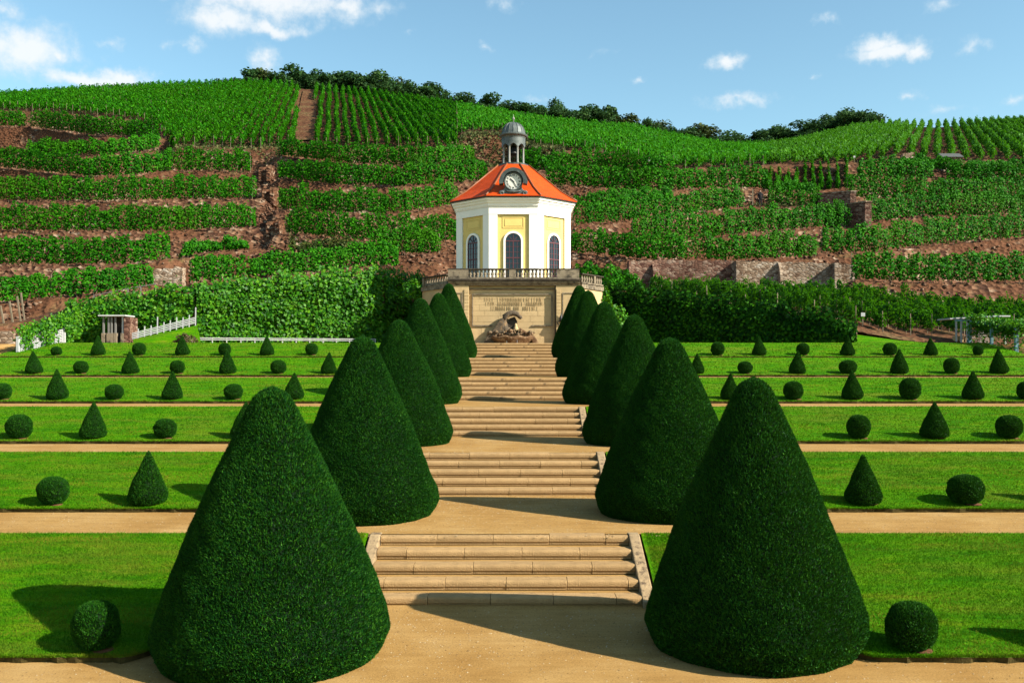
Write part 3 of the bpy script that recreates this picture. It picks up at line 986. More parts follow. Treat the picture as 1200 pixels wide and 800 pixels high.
for x in (-.235, .235):
    bars.box(x - .011, x + .011, yb - .005, yb + .02, .602, zc)
zz = zc - .34
while zz > .8:
    bars.box(-ww + .01, ww - .01, yb - .004, yb + .02, zz - .011, zz + .011)
    zz -= .34
for a in (45, 90, 135):
    bars.bar((.08 * math.cos(R(a)), yb, zc + .08 * math.sin(R(a))), ((ww - .03) * math.cos(R(a)), yb, zc + (ww - .03) * math.sin(R(a))), .025)
for s in (-1, 1):
    bars.box(s * ww - .03, s * ww + .03, yb - .016, yb + .02, .602, zc)
bars_me = bars.mesh('glazing_bars')
bars_me.materials.append(M['mullion'])
inset = MB()                                              # framed blind panel above the window
zi0, zi1 = pz_(267, YC - AP), pz_(254, YC - AP)
for (x0, x1, z0, z1) in ((-.66, .66, zi1 - .06, zi1), (-.66, .66, zi0, zi0 + .06), (-.66, -.60, zi0 + .06, zi1 - .06), (.60, .66, zi0 + .06, zi1 - .06)):
    inset.box(x0, x1, yf - .022, yf + .01, z0, z1)
inset.box(-.52, .52, yf - .02, yf + .01, zi0 + .12, zi1 - .12)
inset_me = inset.mesh('blind_panel')
inset_me.materials.append(M['yellow'])
for k in range(8):
    w = link('window', sur_me, pav)
    w.rotation_euler = (0, 0, k * math.pi / 4)
    link('glass_pane', glass_me, w)
    link('glazing_bars', bars_me, w)
    p = link('pilaster', pil, pav)
    p.rotation_euler = (0, 0, k * math.pi / 4)
    p = link('blind_panel', inset_me, pav)
    p.rotation_euler = (0, 0, k * math.pi / 4)

# clock on the eave
yk = -(AP + .12)
zk = pz_(213, YC - AP - .15)
ck = link('clock', None, pav) if False else None
out = [(-.92, ZE + .06), (.92, ZE + .06), (.94, ZE + .16), (.80, ZE + .22), (.74, ZE + .36), (.60, ZE + .40), (.50, ZE + .58), (.56, zk - .1), (.62, zk + .2), (.50, zk + .5), (.2, zk + .72),
       (-.2, zk + .72), (-.50, zk + .5), (-.62, zk + .2), (-.56, zk - .1), (-.50, ZE + .58), (-.60, ZE + .40), (-.74, ZE + .36), (-.80, ZE + .22), (-.94, ZE + .16)]
clock = MB().prism(out, 'y', yk - .10, yk + .5).build('clock_case', M['lead'], pav, False, .03)
hood = MB()
ho, hi = [], []
for i in range(17):
    a = R(-12 + 204 * i / 16)
    bul = .06 * math.exp(-((abs(math.degrees(a) - 90) - 92) / 14) ** 2)
    ho.append(((.82 + bul) * math.cos(a), zk + (.82 + bul) * math.sin(a)))
    hi.append((.60 * math.cos(a), zk + .60 * math.sin(a)))
pts = [(x, y, z) for y in (yk - .30, yk + .35) for (x, z) in ho + hi]
n1 = 17
fs = []
for i in range(16):
    fs += [(i, i + 1, n1 + i + 1, n1 + i), (i, i + 1, 2 * n1 + i + 1, 2 * n1 + i), (n1 + i, n1 + i + 1, 3 * n1 + i + 1, 3 * n1 + i)]
fs += [(0, n1, 3 * n1, 2 * n1), (16, 33, 67, 50)]
hood.poly(pts, fs).build('hood', M['lead_dark'], clock)
MB().tube([(.52 * math.cos(2 * math.pi * i / 28), yk - .13, zk + .52 * math.sin(2 * math.pi * i / 28)) for i in range(29)], .055, 8).build('dial_rim', M['lead'], clock, True)
MB().prism([(.49 * math.cos(2 * math.pi * i / 32), zk + .49 * math.sin(2 * math.pi * i / 32)) for i in range(32)], 'y', yk - .135, yk - .09).build('dial', M['dial'], clock)
nums = ['XII', 'I', 'II', 'III', 'IIII', 'V', 'VI', 'VII', 'VIII', 'IX', 'X', 'XI']
for i, s in enumerate(nums):
    cu = bpy.data.curves.new('numeral', 'FONT')
    cu.body = s
    cu.size = .15
    cu.align_x, cu.align_y = 'CENTER', 'CENTER'
    cu.extrude = .004
    cu.offset = .004
    a = R(90 - 30 * i)
    tmp = bpy.data.objects.new('tmp', cu)
    COL.objects.link(tmp)
    dg = bpy.context.evaluated_depsgraph_get()
    me = bpy.data.meshes.new_from_object(tmp.evaluated_get(dg))
    bpy.data.objects.remove(tmp)
    o = link('numeral', me, clock, M['black'])
    o.location = (.375 * math.cos(a), yk - .141, zk + .375 * math.sin(a))
    o.rotation_euler = (R(90), a - R(90), 0)
    o.rotation_euler = (Matrix.Rotation(-(a - R(90)), 4, 'Y') @ Matrix.Rotation(R(90), 4, 'X')).to_euler()
for nm, hrs, ln, wd in (('hour_hand', 10.42 / 12, .26, .055), ('minute_hand', 25 / 60, .38, .035)):
    a = R(90 - 360 * hrs)
    d = Vector((math.cos(a), 0, math.sin(a)))
    MB().bar(Vector((0, yk - .155, zk)) - d * .08, Vector((0, yk - .155, zk)) + d * ln, .012, wd).build(nm, M['black'], clock)
scr = MB()
for s in (-1, 1):                                         # scrolls and garland under the dial
    scr.tube([(s * (.70 + .14 * math.cos(t) * (1 - t / 14)), yk - .14, ZE + .20 + .14 * math.sin(t) * (1 - t / 14)) for t in np.linspace(0, 9, 22)], .045, 6)
scr.tube([(x, yk - .15, zk - .62 + .25 * x * x) for x in np.linspace(-.45, .45, 9)], [.03, .05, .06, .07, .09, .07, .06, .05, .03], 6)
scr.build('scrollwork', M['lead'], clock, True)

# lantern
zl0, zl1 = z_lan - .02, pz_(172, YC)
zl2 = pz_(161, YC)
lan = MB().lathe([(.98, zl0 - .05), (.98, zl0 + .07), (.90, zl0 + .10), (.02, zl0 + .12)], 24).build('lantern_base', M['lead_dark'], pav)
colm = MB().lathe([(.085, 0), (.085, .08), (.065, .10), (.058, zl1 - zl0 - .22), (.075, zl1 - zl0 - .16), (.095, zl1 - zl0 - .10)], 10).mesh('column', True)
colm.materials.append(M['column'])
for k in range(8):
    a = math.pi / 8 + k * math.pi / 4
    o = link('column', colm, lan)
    o.location = (.68 * math.cos(a), .68 * math.sin(a), zl0 + .10)
ring = MB()
ri, ro = .57, .765
for k in range(8):                                        # entablature with shallow arches between columns
    a0, a1 = math.pi / 8 + k * math.pi / 4, math.pi / 8 + (k + 1) * math.pi / 4
    for j in range(6):
        f0, f1 = j / 6, (j + 1) / 6
        z0, z1 = [zl1 - .16 + .24 * math.sin(math.pi * f) for f in (f0, f1)]
        b0, b1 = a0 + (a1 - a0) * f0, a0 + (a1 - a0) * f1
        pts = []
        for bb, zq in ((b0, z0), (b1, z1)):
            for rr in (ri, ro):
                pts += [(rr * math.cos(bb), rr * math.sin(bb), zq), (rr * math.cos(bb), rr * math.sin(bb), zl2 - .1)]
        ring.poly(pts, [(0, 2, 6, 4), (2, 3, 7, 6), (0, 4, 5, 1), (1, 5, 7, 3)])
ring.build('arcade', M['lead'], lan)
MB().lathe([(.55, zl2 - .12), (.78, zl2 - .12), (.80, zl2 - .04), (.88, zl2 + .0), (.92, zl2 + .07), (.92, zl2 + .10), (.79, zl2 + .16), (.55, zl2 + .16)], 32, caps=True).build('lantern_cornice', M['lead'], lan)
zd = zl2 + .155
dome = MB().lathe([(.75, zd), (.75, zd + .08), (.725, zd + .22), (.655, zd + .42), (.545, zd + .58), (.395, zd + .70), (.205, zd + .77), (.04, zd + .79)], 16, caps=True).build('dome', M['lead'], lan)
rb = MB()
for k in range(16):
    a = 2 * math.pi * k / 16
    rb.tube([(r * math.cos(a), r * math.sin(a), zd + z) for r, z in ((.76, .02), (.735, .22), (.665, .42), (.555, .585), (.405, .705), (.205, .775))], .016, 5)
rb.build('dome_seams', M['lead'], lan)
MB().lathe([(.05, zd + .76), (.03, zd + .95), (.075, zd + 1.0), (.085, zd + 1.06), (.05, zd + 1.13), (.02, zd + 1.16), (.012, zd + 1.32), (.0, zd + 1.33)], 10).build('finial', M['column'], lan, True)
MB().lathe([(.02, zl1 + .05), (.12, zl1 + .0), (.20, zl1 - .15), (.24, zl1 - .38), (.32, zl1 - .5), (.30, zl1 - .5), (.01, zl1 - .3)], 16).build('bell', M['black'], lan, True)

# ---------------------------------------------------------------- fountain wall with terrace
fw = empty('fountain_wall', (0, DF, Z6 - .05))
tag(fw, 'warm sandstone terrace wall with inscription panel below the pavilion', 'wall')


def wx(px):
    return XW(px, DF)


def wz(py):
    return ZW(py, DF) - (Z6 - .05)


zcor = wz(330)
MB().box(-2.62, 2.48, .28, .9, 0, zcor - .02).build('wall', M['ashlar'], fw)
for s, (xa, xb) in ((-1, (wx(527), wx(549.5))), (1, (wx(651.5), wx(678)))):
    pr = MB().box(xa, xb, 0, .9, 0, zcor - .03).build('pier', M['ashlar'], fw)
    for (px0, px1) in (((530, 542),) if s < 0 else ((659, 674),)):
        x0, x1, z0, z1 = wx(px0), wx(px1), wz(386), wz(343)
        fm = MB()
        for (a, b, c, d) in ((x0, x1, z1 - .05, z1), (x0, x1, z0, z0 + .05), (x0, x0 + .05, z0 + .05, z1 - .05), (x1 - .05, x1, z0 + .05, z1 - .05)):
            fm.box(a, b, -.04, .01, c, d)
        fm.build('panel_frame', M['ashlar_grey'], pr)
    xq0, xq1 = (wx(544), wx(549.3)) if s < 0 else (wx(652), wx(657))
    zq = .03
    while zq < zcor - .5:
        MB().box(xq0, xq1, -.05, .01, zq, zq + .185).build('quoin_stone', M['ashlar'], pr, False, .012)
        zq += .20
    MB().box(xa - .04, xb + .04, -.08, .9, 0, .16).build('plinth', M['ashlar_grey'], pr)
# ashlar courses of the recessed field
ci = 0
zq = .0
xl, xr = wx(549.7), wx(651.3)
while zq < zcor - .06:
    h = .335
    x = xl - (.0 if ci % 2 else .55)
    while x < xr:
        w_ = random.uniform(.85, 1.25)
        x0, x1 = max(xl, x) + .004, min(xr, x + w_) - .004
        if x1 - x0 > .08:
            MB().box(x0, x1, .245 + random.uniform(0, .012), .30, zq + .004, min(zq + h, zcor - .05) - .004).build('ashlar_block', M['ashlar'], fw, False, .006)
        x += w_
    zq += h
    ci += 1
# raised frame round the inscription
x0, x1, z0, z1 = wx(553), wx(647.6), wz(382), wz(344)
fm = MB()
for (a, b, c, d) in ((x0, x1, z1 - .06, z1), (x0, wx(577), z0, z0 + .06), (wx(623), x1, z0, z0 + .06), (x0, x0 + .06, z0 + .06, z1 - .06), (x1 - .06, x1, z0 + .06, z1 - .06)):
    fm.box(a, b, .18, .26, c, d)
fm.build('panel_frame', M['ashlar_grey'], fw)
# worn inscription: three rows of incised capitals too weathered to read
lr = random.Random(5)
for row, (xa, xb, py, n) in enumerate(((568.5, 633.5, 350.6, 22), (570, 635, 355.8, 24), (576, 633, 361.2, 22))):
    m = MB()
    zq = wz(py)
    for i in range(n):
        if lr.random() < .12:
            continue
        xx = wx(xa + (xb - xa) * i / (n - 1))
        hh = .115
        kind = lr.randrange(4)
        yy = .232
        m.box(xx - .045, xx - .028, yy, .262, zq - hh, zq + hh)
        if kind != 1:
            m.bar((xx + .03, yy + .015, zq - hh), (xx + .03 - .03 * (kind == 2), yy + .015, zq + hh), .016, .016)
        if kind in (0, 3):
            m.box(xx - .045, xx + .03, yy, .262, zq - .008, zq + .012)
    m.build('worn_lettering', M['incised'], fw)
# cornice
MB().prism([(.3, zcor - .22), (-.03, zcor - .22), (-.05, zcor - .14), (-.12, zcor - .10), (-.15, zcor), (.9, zcor)], 'x', wx(525.5), wx(679.5)).build('cornice', M['ashlar_grey'], fw)
MB().prism([(.3, zcor + .002), (-.18, zcor + .002), (-.22, zcor + .10), (-.20, zcor + .155), (.3, zcor + .155)], 'x', wx(524.5), wx(680.5)).build('coping', M['soot_and_shade'], fw)
MB().prism([(.3, zcor - .46), (.20, zcor - .46), (.16, zcor - .40), (.3, zcor - .36)], 'x', xl, xr).build('string_course', M['ashlar_grey'], fw)
MB().box(wx(650.2), wx(651.6), .05, .3, .15, zcor - .23).build('shadow_strip', M['soot_and_shade'], fw)  # dark strip painted where the projecting pier casts its shadow
tag(MB().prism([(-3.6, DF + .32), (3.75, DF + .32), (5.3, 57.3), (5.6, 61), (7, 68), (-7, 68), (-5.6, 61), (-5.5, 57.6)], 'z', ZT - .3, ZT - .02).build('terrace_floor', M['ashlar_grey']), kind='structure')

# balustrades
bal = MB().lathe([(.075, 0), (.075, .05), (.045, .07), (.085, .16), (.09, .21), (.05, .33), (.042, .37), (.07, .40), (.07, .44)], 10).mesh('baluster', True)
bal.materials.append(M['ashlar_grey'])


def balustrade(p0, p1, z, ends, nb_, label, mats=('ashlar_grey', 'soot_and_shade')):
    p0, p1 = Vector(p0), Vector(p1)
    d = (p1 - p0)
    L = d.length
    rz = math.atan2(d.y, d.x)
    root = empty('balustrade', (p0.x, p0.y, z), rz)
    tag(root, label, 'balustrade', 'terrace balustrades')
    MB().box(-.02, L + .02, -.12, .14, 0, .085).build('base_rail', M[mats[0]], root, False, .012)
    MB().box(-.02, L + .02, -.14, .16, .527, .60).build('top_rail', M[mats[1]], root, False, .015)
    for (a, b) in ends:
        MB().box(a, b, -.13, .15, .086, .526).build('pedestal', M[mats[0]], root, False, .012)
    spans, cur = [], 0.0
    for (a, b) in sorted(ends):
        if a - cur > .15:
            spans.append((cur, a))
        cur = b
    if L - cur > .15:
        spans.append((cur, L))
    tot = sum(b - a for a, b in spans)
    for (a, b) in spans:
        n = max(1, round(nb_ * (b - a) / tot))
        for i in range(n):
            o = link('baluster', bal, root)
            o.location = (a + (b - a) * (i + .5) / n, .01, .085)
    return root


zbal = (Z6 - .05) + zcor + .156
xb0, xb1 = wx(525), wx(678.5)
balustrade((xb0, DF, 0), (xb1, DF, 0), zbal, [(0, wx(549) - xb0), (wx(596.5) - xb0, wx(604.5) - xb0), (wx(652.5) - xb0, xb1 - xb0)], 22, 'long stone balustrade in front of the pavilion windows')
balustrade((XW(680.5, 55), 55.0, 0), (XW(705, 57.2), 57.2, 0), zbal - .22, [(1.45, 1.66)], 9, 'short stone balustrade running back towards the vine-covered wall in shade')
balustrade((XW(497, 57.6), 57.6, 0), (XW(525, 55.2), 55.2, 0), zbal - .25, [(0, .2)], 9, 'short dark stone balustrade running back towards the sunlit ivy wall')
for nm, pA, pB, lab in (('wing_wall', (XW(681, 54.9), 54.9), (XW(706, 57.4), 57.4), 'pale plastered wing wall below the short lit balustrade'),
                        ('wing_wall', (XW(495, 57.8), 57.8), (XW(526, 55.0), 55.0), 'pale plastered wing wall below the short dark balustrade')):
    a, b = Vector((*pA, 0)), Vector((*pB, 0))
    d = (b - a).normalized()
    n_ = Vector((-d.y, d.x, 0))
    if n_.y < 0:
        n_ = -n_
    q = [a, b, b + n_ * .5, a + n_ * .5]
    wwl = MB().prism([(p.x, p.y) for p in q], 'z', Z6 - .1, zbal - .50).build(nm, M['ashlar'])
    tag(wwl, lab, 'wall')
    cp = [a - d * .03 - n_ * .08, b + d * .03 - n_ * .08, b + d * .03 + n_ * .5, a - d * .03 + n_ * .5]
    MB().prism([(p.x, p.y) for p in cp], 'z', zbal - .499, zbal - .255).build('coping', M['ashlar_grey'], wwl)

# grotto fountain
ft = empty('grotto_fountain', (wx(599.5), DF - .1, Z6))
tag(ft, 'shell-shaped rock grotto fountain with scalloped basin at the wall foot', 'fountain')
k2 = DF / F
fx = lambda px: (px - 599.5) * k2
fz = lambda py: ZW(py, DF) - Z6
niche = MB()
op = [(fx(594), fz(388)), (fx(591), fz(385)), (fx(590), fz(378)), (fx(592), fz(371)), (fx(596), fz(368)), (fx(601), fz(366.5)), (fx(606), fz(368)), (fx(610), fz(372)), (fx(611), fz(373.5))]
rad_ = [.30, .26, .22, .19, .17, .17, .15, .12, .08]
niche.tube([(x, .02, z) for x, z in op], rad_, 8)
niche.build('shell_hood', M['rock'], ft, True)
MB().prism([(fx(596), fz(389)), (fx(594), fz(380)), (fx(597), fz(373)), (fx(603), fz(371)), (fx(606), fz(376)), (fx(607), fz(389))], 'y', .15, .30).build('niche_back', M['soot_and_shade'], ft)  # dark back puts the shade of the niche into its colour
MB().lathe([(.02, 0), (.15, .02), (.15, .16), (.08, .3), (.09, .38), (.02, .46)], 10, c=(fx(604.5), .12, fz(388))).build('highlight_stump', M['ashlar'], ft, True)  # small pale stump added to stand for sunlit stone in the niche
fl = MB().prism([(fx(566), -.1), (fx(570), fz(394)), (fx(577), fz(388)), (fx(583), fz(379)), (fx(588), fz(373)), (fx(590), fz(373)), (fx(591), fz(389)), (fx(583), fz(392)), (fx(578), -.1)], 'y', -.25, .30)
fl.build('rock_flank', M['rock'], ft, False, .06)
MB().prism([(fx(633), -.1), (fx(628), fz(396)), (fx(620), fz(391)), (fx(613), fz(386)), (fx(609), fz(384)), (fx(608), fz(392)), (fx(622), fz(397)), (fx(625), -.1)], 'y', -.25, .30).build('rock_flank', M['rust'], ft, False, .06)
bs = MB()
nb2 = 25
rings = []
for (rr, z) in ((.72, -.1), (.86, .05), (1.06, .28), (1.16, .40), (1.10, .46), (.95, .40), (.3, .30)):
    rings.append([((rr * (1 + .05 * math.sin(7 * t) * (rr > 1))) * math.cos(t) * 1.12, rr * .62 * math.sin(t), z + (.045 * math.sin(9 * t) if rr > 1 else 0)) for t in np.linspace(0, 2 * math.pi, 40, endpoint=False)])
bs.loft(rings, True)
bs.build('scalloped_basin', M['rust'], ft, True, loc=(fx(600), -.15, 0))
lr2 = random.Random(3)
for i in range(26):
    px = 573 + 52 * i / 25 + lr2.uniform(-1, 1)
    py = 389 + lr2.uniform(-2.5, 2) + abs(px - 600) * .12
    s = lr2.uniform(.07, .16)
    MB().lathe([(.02, -s * .6), (s * .8, -s * .4), (s, 0), (s * .7, s * .5), (.02, s * .7)], 7, ph=lr2.uniform(0, 3)).build('boulder', M['rock'] if i % 3 else M['rust'], ft, False, loc=(fx(px), -.45 + lr2.uniform(0, .5), fz(py)))
for s in (-1, 1):
    jet = MB().tube([(fx(600 + s * 6), -.6, .42), (fx(600 + s * 6), -.72, .3), (fx(600 + s * 6), -.75, -.05)], .012, 5)
    jet.build('water_jet', M['white_paint'], ft)
lamp = empty('wall_lantern', (wx(657.3), DF - .10, Z6 + 1.2))
tag(lamp, 'small dark iron wall ornament on the sandstone pier beside the fountain', 'ornament')
MB().tube([(0, .12, -.15), (-.12, 0, -.1), (-.25, -.05, .1), (-.1, -.08, .12), (0, -.05, .1)], .03, 6).build('bracket', M['black'], lamp)
MB().lathe([(.02, .05), (.09, .1), (.10, .3), (.03, .48), (.012, .62)], 8, c=(0, -.05, 0)).build('urn', M['black'], lamp, True)

# ================================================================== HILL
DMY = np.array([60, 100, 127, 148, 160, 182, 196, 207, 235, 271, 297, 311, 335, 356, 400, 420.0])
DMD = np.array([230, 185, 150, 131, 124, 114, 108, 104, 96, 87, 81, 78, 73, 68, 57, 55.0])


def dmap(y):
    return np.interp(y, DMY, DMD)


# traced terrace edges (photo pixels) and, for each, the stretches that carry a vine row
E = [
    ('e1', [(-260, 372), (0, 356), (60, 350), (120, 345), (180, 337), (205, 333)], [(-50, 60), (60, 182)]),
    ('e2', [(-260, 318), (0, 311), (100, 311), (150, 310), (200, 305), (240, 297), (297, 292), (315, 292)], [(-50, 204), (212, 296)]),
    ('e3', [(-260, 275), (0, 271), (200, 272), (235, 270), (300, 267), (315, 267)], [(-50, 300)]),
    ('e4', [(-260, 238), (0, 235), (130, 236), (300, 233), (315, 233)], [(-50, 302)]),
    ('e5', [(-260, 192), (0, 196), (100, 207), (150, 206), (200, 200), (297, 201), (315, 201)], [(-50, 297)]),
    ('e6', [(-260, 178), (0, 181), (32, 182), (120, 182), (165, 178), (192, 171)], [(32, 190)]),
    ('e7', [(-260, 146), (0, 148), (35, 149), (110, 158), (187, 161), (196, 160)], [(-50, 34), (36, 187)]),
    ('A', [(316, 181), (395, 191), (495, 196), (552, 192), (630, 200), (700, 200), (753, 207), (790, 209), (830, 208)], [(326, 560), (610, 792)]),
    ('B', [(316, 208), (395, 217), (470, 219), (567, 212), (647, 218), (767, 224), (867, 221), (905, 222)], [(326, 572), (640, 903)]),
    ('C', [(316, 245), (395, 250), (470, 250), (535, 240), (600, 255), (675, 265), (785, 255), (877, 242), (900, 240), (962, 241)], [(326, 540), (670, 874), (901, 962)]),
    ('C2', [(640, 244), (700, 243), (760, 236), (785, 234), (800, 233)], [(672, 790)]),
    ('D', [(316, 276), (337, 275), (420, 282), (520, 285), (600, 286), (667, 286), (740, 284), (835, 279), (910, 271), (999, 265), (1008, 265)], [(336, 545), (740, 998)]),
    ('D2', [(316, 297), (339, 297), (425, 299), (517, 297), (600, 298), (667, 296), (760, 305), (860, 306), (955, 302), (965, 301)], [(338, 430), (432, 520), (668, 960)]),
    ('r8', [(215, 334), (225, 332), (357, 322), (420, 315), (470, 312), (520, 312)], [(222, 470)]),
    ('G2', [(1000, 263), (1012, 262), (1075, 255), (1200, 252), (1460, 250)], [(1012, 1250)]),
    ('J', [(985, 232), (1075, 235), (1200, 236), (1460, 238)], [(992, 1250)]),
    ('H2', [(958, 298), (1025, 296), (1100, 287), (1200, 279), (1460, 272)], [(962, 1250)]),
    ('I', [(990, 329), (1100, 332), (1200, 331), (1460, 330)], [(997, 1250)]),
    ('L', [(996, 210), (1097, 209), (1120, 212), (1200, 217), (1460, 222)], [(1004, 1098), (1110, 1250)]),
    ('N', [(1045, 193), (1125, 202), (1200, 203), (1460, 204)], [(1056, 1130), (1132, 1250)]),
]
E = [(n, np.array(p, float), s) for n, p, s in E]
E.append(('p0', np.array([(893, 223), (1002, 221)], float), []))
# lower edges of the upslope fields: no bank, the ground just runs on
SOFT = [[(-300, 131), (0, 131), (60, 133), (150, 142), (178, 147), (190, 154)], [(200, 175), (300, 177), (348, 175)], [(352, 175), (540, 176)], [(541, 160), (600, 160), (627, 175), (700, 181), (753, 193), (790, 200), (890, 196)],
        [(891, 195), (1000, 193), (1044, 190)], [(1046, 184), (1125, 190), (1500, 192)]]
SOFT = [np.array(q, float) for q in SOFT]
SKY_T = np.array([(-300, 128), (-100, 122), (0, 116), (100, 109), (200, 104), (300, 101), (350, 104), (400, 108), (480, 118), (530, 127), (600, 139), (640, 145), (700, 152), (740, 153), (800, 166), (850, 175), (900, 175), (950, 166), (1000, 153), (1040, 149), (1100, 149), (1150, 146), (1200, 144), (1500, 138)], float)
SKY_D = np.array([(-300, 190), (300, 185), (400, 190), (600, 192), (750, 198), (850, 210), (950, 212), (1040, 205), (1200, 215), (1500, 215)], float)
# foot of the hill: top of the walls behind the garden (px, distance, photo row)
FRONT = np.array([(-300, 53, 392), (0, 54, 380), (35, 55, 376), (60, 55.3, 367), (100, 55.6, 358), (160, 56.0, 350), (228, 56.4, 340), (330, 58.5, 331), (440, 60.6, 320), (500, 65, 333), (560, 66.5, 342), (650, 66.5, 342), (690, 62, 331), (710, 61.3, 332), (790, 58.6, 346), (870, 56.0, 354), (960, 53.4, 368), (1000, 52.3, 381), (1050, 53, 397), (1200, 54, 400), (1500, 54, 400)], float)
FRONT_T = FRONT.copy()                    # ground behind the free-standing vine wall lies lower than its top
for i_, dy_ in ((13, 2), (14, 11), (15, 13), (16, 10), (17, 8)):
    FRONT_T[i_, 2] += dy_
# lower-right field runs up to the foot of the dry-stone wall
FIELD_TOP = np.array([(-300, 0), (700, 0), (735, 347), (860, 348), (1000, 352), (1100, 366), (1200, 369), (1500, 369)], float)

PXC = np.arange(-290, 1492, 4.0)
DS = np.concatenate([np.arange(53, 66, .5), np.arange(66, 140, .55), np.arange(140, 232, 3.0), [240, 255, 280, 330, 420, 600]])
Zg = np.zeros((len(PXC), len(DS)))
LASTE = np.zeros(len(PXC))
for ci, px in enumerate(PXC):
    d0 = np.interp(px, FRONT[:, 0], FRONT[:, 1])
    z0 = ZW(np.interp(px, FRONT[:, 0], FRONT_T[:, 2]), d0)
    es = []
    for n, p, s in E:
        if p[0, 0] <= px <= p[-1, 0]:
            y = np.interp(px, p[:, 0], p[:, 1])
            D = float(dmap(y))
            es.append((D, ZW(y, D), 0))
    for p in SOFT:
        if p[0, 0] <= px <= p[-1, 0]:
            y = np.interp(px, p[:, 0], p[:, 1])
            D = float(dmap(y))
            es.append((D, ZW(y, D), 1))
    es.sort()
    kd, kz = ([d0 - .7, d0], [min(z0, Z6) - .3, z0]) if (px < 40 or px > 1004) else ([d0 - .01, d0], [z0 - .3, z0])
    if px >= 735:
        yt = np.interp(px, FIELD_TOP[:, 0], FIELD_TOP[:, 1])
        D = 70.5
        kd += [D]
        kz += [max(z0 + .3, ZW(yt, D))]
    for D, z, soft in es:
        if D < kd[-1] + .6:
            continue
        if soft:
            zf = min(kz[-1] + .05 * (D - .8 - kd[-1]), z - .1)
            kd += [max(D - 1.8, kd[-1] + .2), D]
            kz += [zf, z]
            continue
        b_ = min(1.0, (D - kd[-1]) * .5)
        zf = min(kz[-1] + .05 * (D - b_ - kd[-1]), z - .15)
        kd += [D - b_, D]
        kz += [zf, z]
    LASTE[ci] = kd[-1]
    ds = np.interp(px, SKY_D[:, 0], SKY_D[:, 1])
    zs = ZW(np.interp(px, SKY_T[:, 0], SKY_T[:, 1]), ds)
    kd += [ds, ds + 12, ds + 60, 600]
    kz += [zs, zs + .5, zs - 5, zs - 60]
    Zg[ci] = np.interp(DS, kd, kz)
# soften across columns a little, keep the wall faces
ker = np.array([.1, .2, .4, .2, .1])
Zp = np.pad(Zg, ((2, 2), (0, 0)), mode='edge')
Zg = sum(ker[i] * Zp[i:i + len(PXC)] for i in range(5))
DD, PP = np.meshgrid(DS, PXC)
XX = (PP - VX) / F * DD + CX


def terrain_z(x, y):
    px = VX + F * (np.asarray(x, float) - CX) / np.asarray(y, float)
    fi = np.clip((px - PXC[0]) / 4.0, 0, len(PXC) - 1.001)
    i = fi.astype(int)
    j = np.clip(np.searchsorted(DS, y) - 1, 0, len(DS) - 2)
    a = fi - i
    b = np.clip((y - DS[j]) / (DS[j + 1] - DS[j]), 0, 1)
    return (Zg[i, j] * (1 - a) * (1 - b) + Zg[i + 1, j] * a * (1 - b) + Zg[i, j + 1] * (1 - a) * b + Zg[i + 1, j + 1] * a * b)


nzv = rng.normal(0, .07, Zg.shape) + .1 * np.sin(XX * 1.1 + DD * .7) * np.sin(XX * .37 - DD * 1.3)
nzv *= np.clip((DD - 58) / 10, 0, 1)
jit = rng.normal(0, .06, XX.shape)
V = np.stack([XX + jit, DD, Zg + nzv], -1)
idx = np.arange(V.shape[0] * V.shape[1]).reshape(V.shape[:2])
fc = np.stack([idx[:-1, :-1], idx[1:, :-1], idx[1:, 1:], idx[:-1, 1:]], -1)
FD = np.interp(PXC, FRONT[:, 0], FRONT[:, 1])
keep = (DS[None, :-1] > np.where((PXC < 44) | (PXC > 1000), FD - 1.3, FD - .35)[:-1, None])
fc = fc[keep].reshape(-1, 4)
tag(link('hillside', np_mesh('hillside', V.reshape(-1, 3), fc), None, M['terrain']), kind='structure')

# ---------------------------------------------------------------- vine rows
ICO = 0


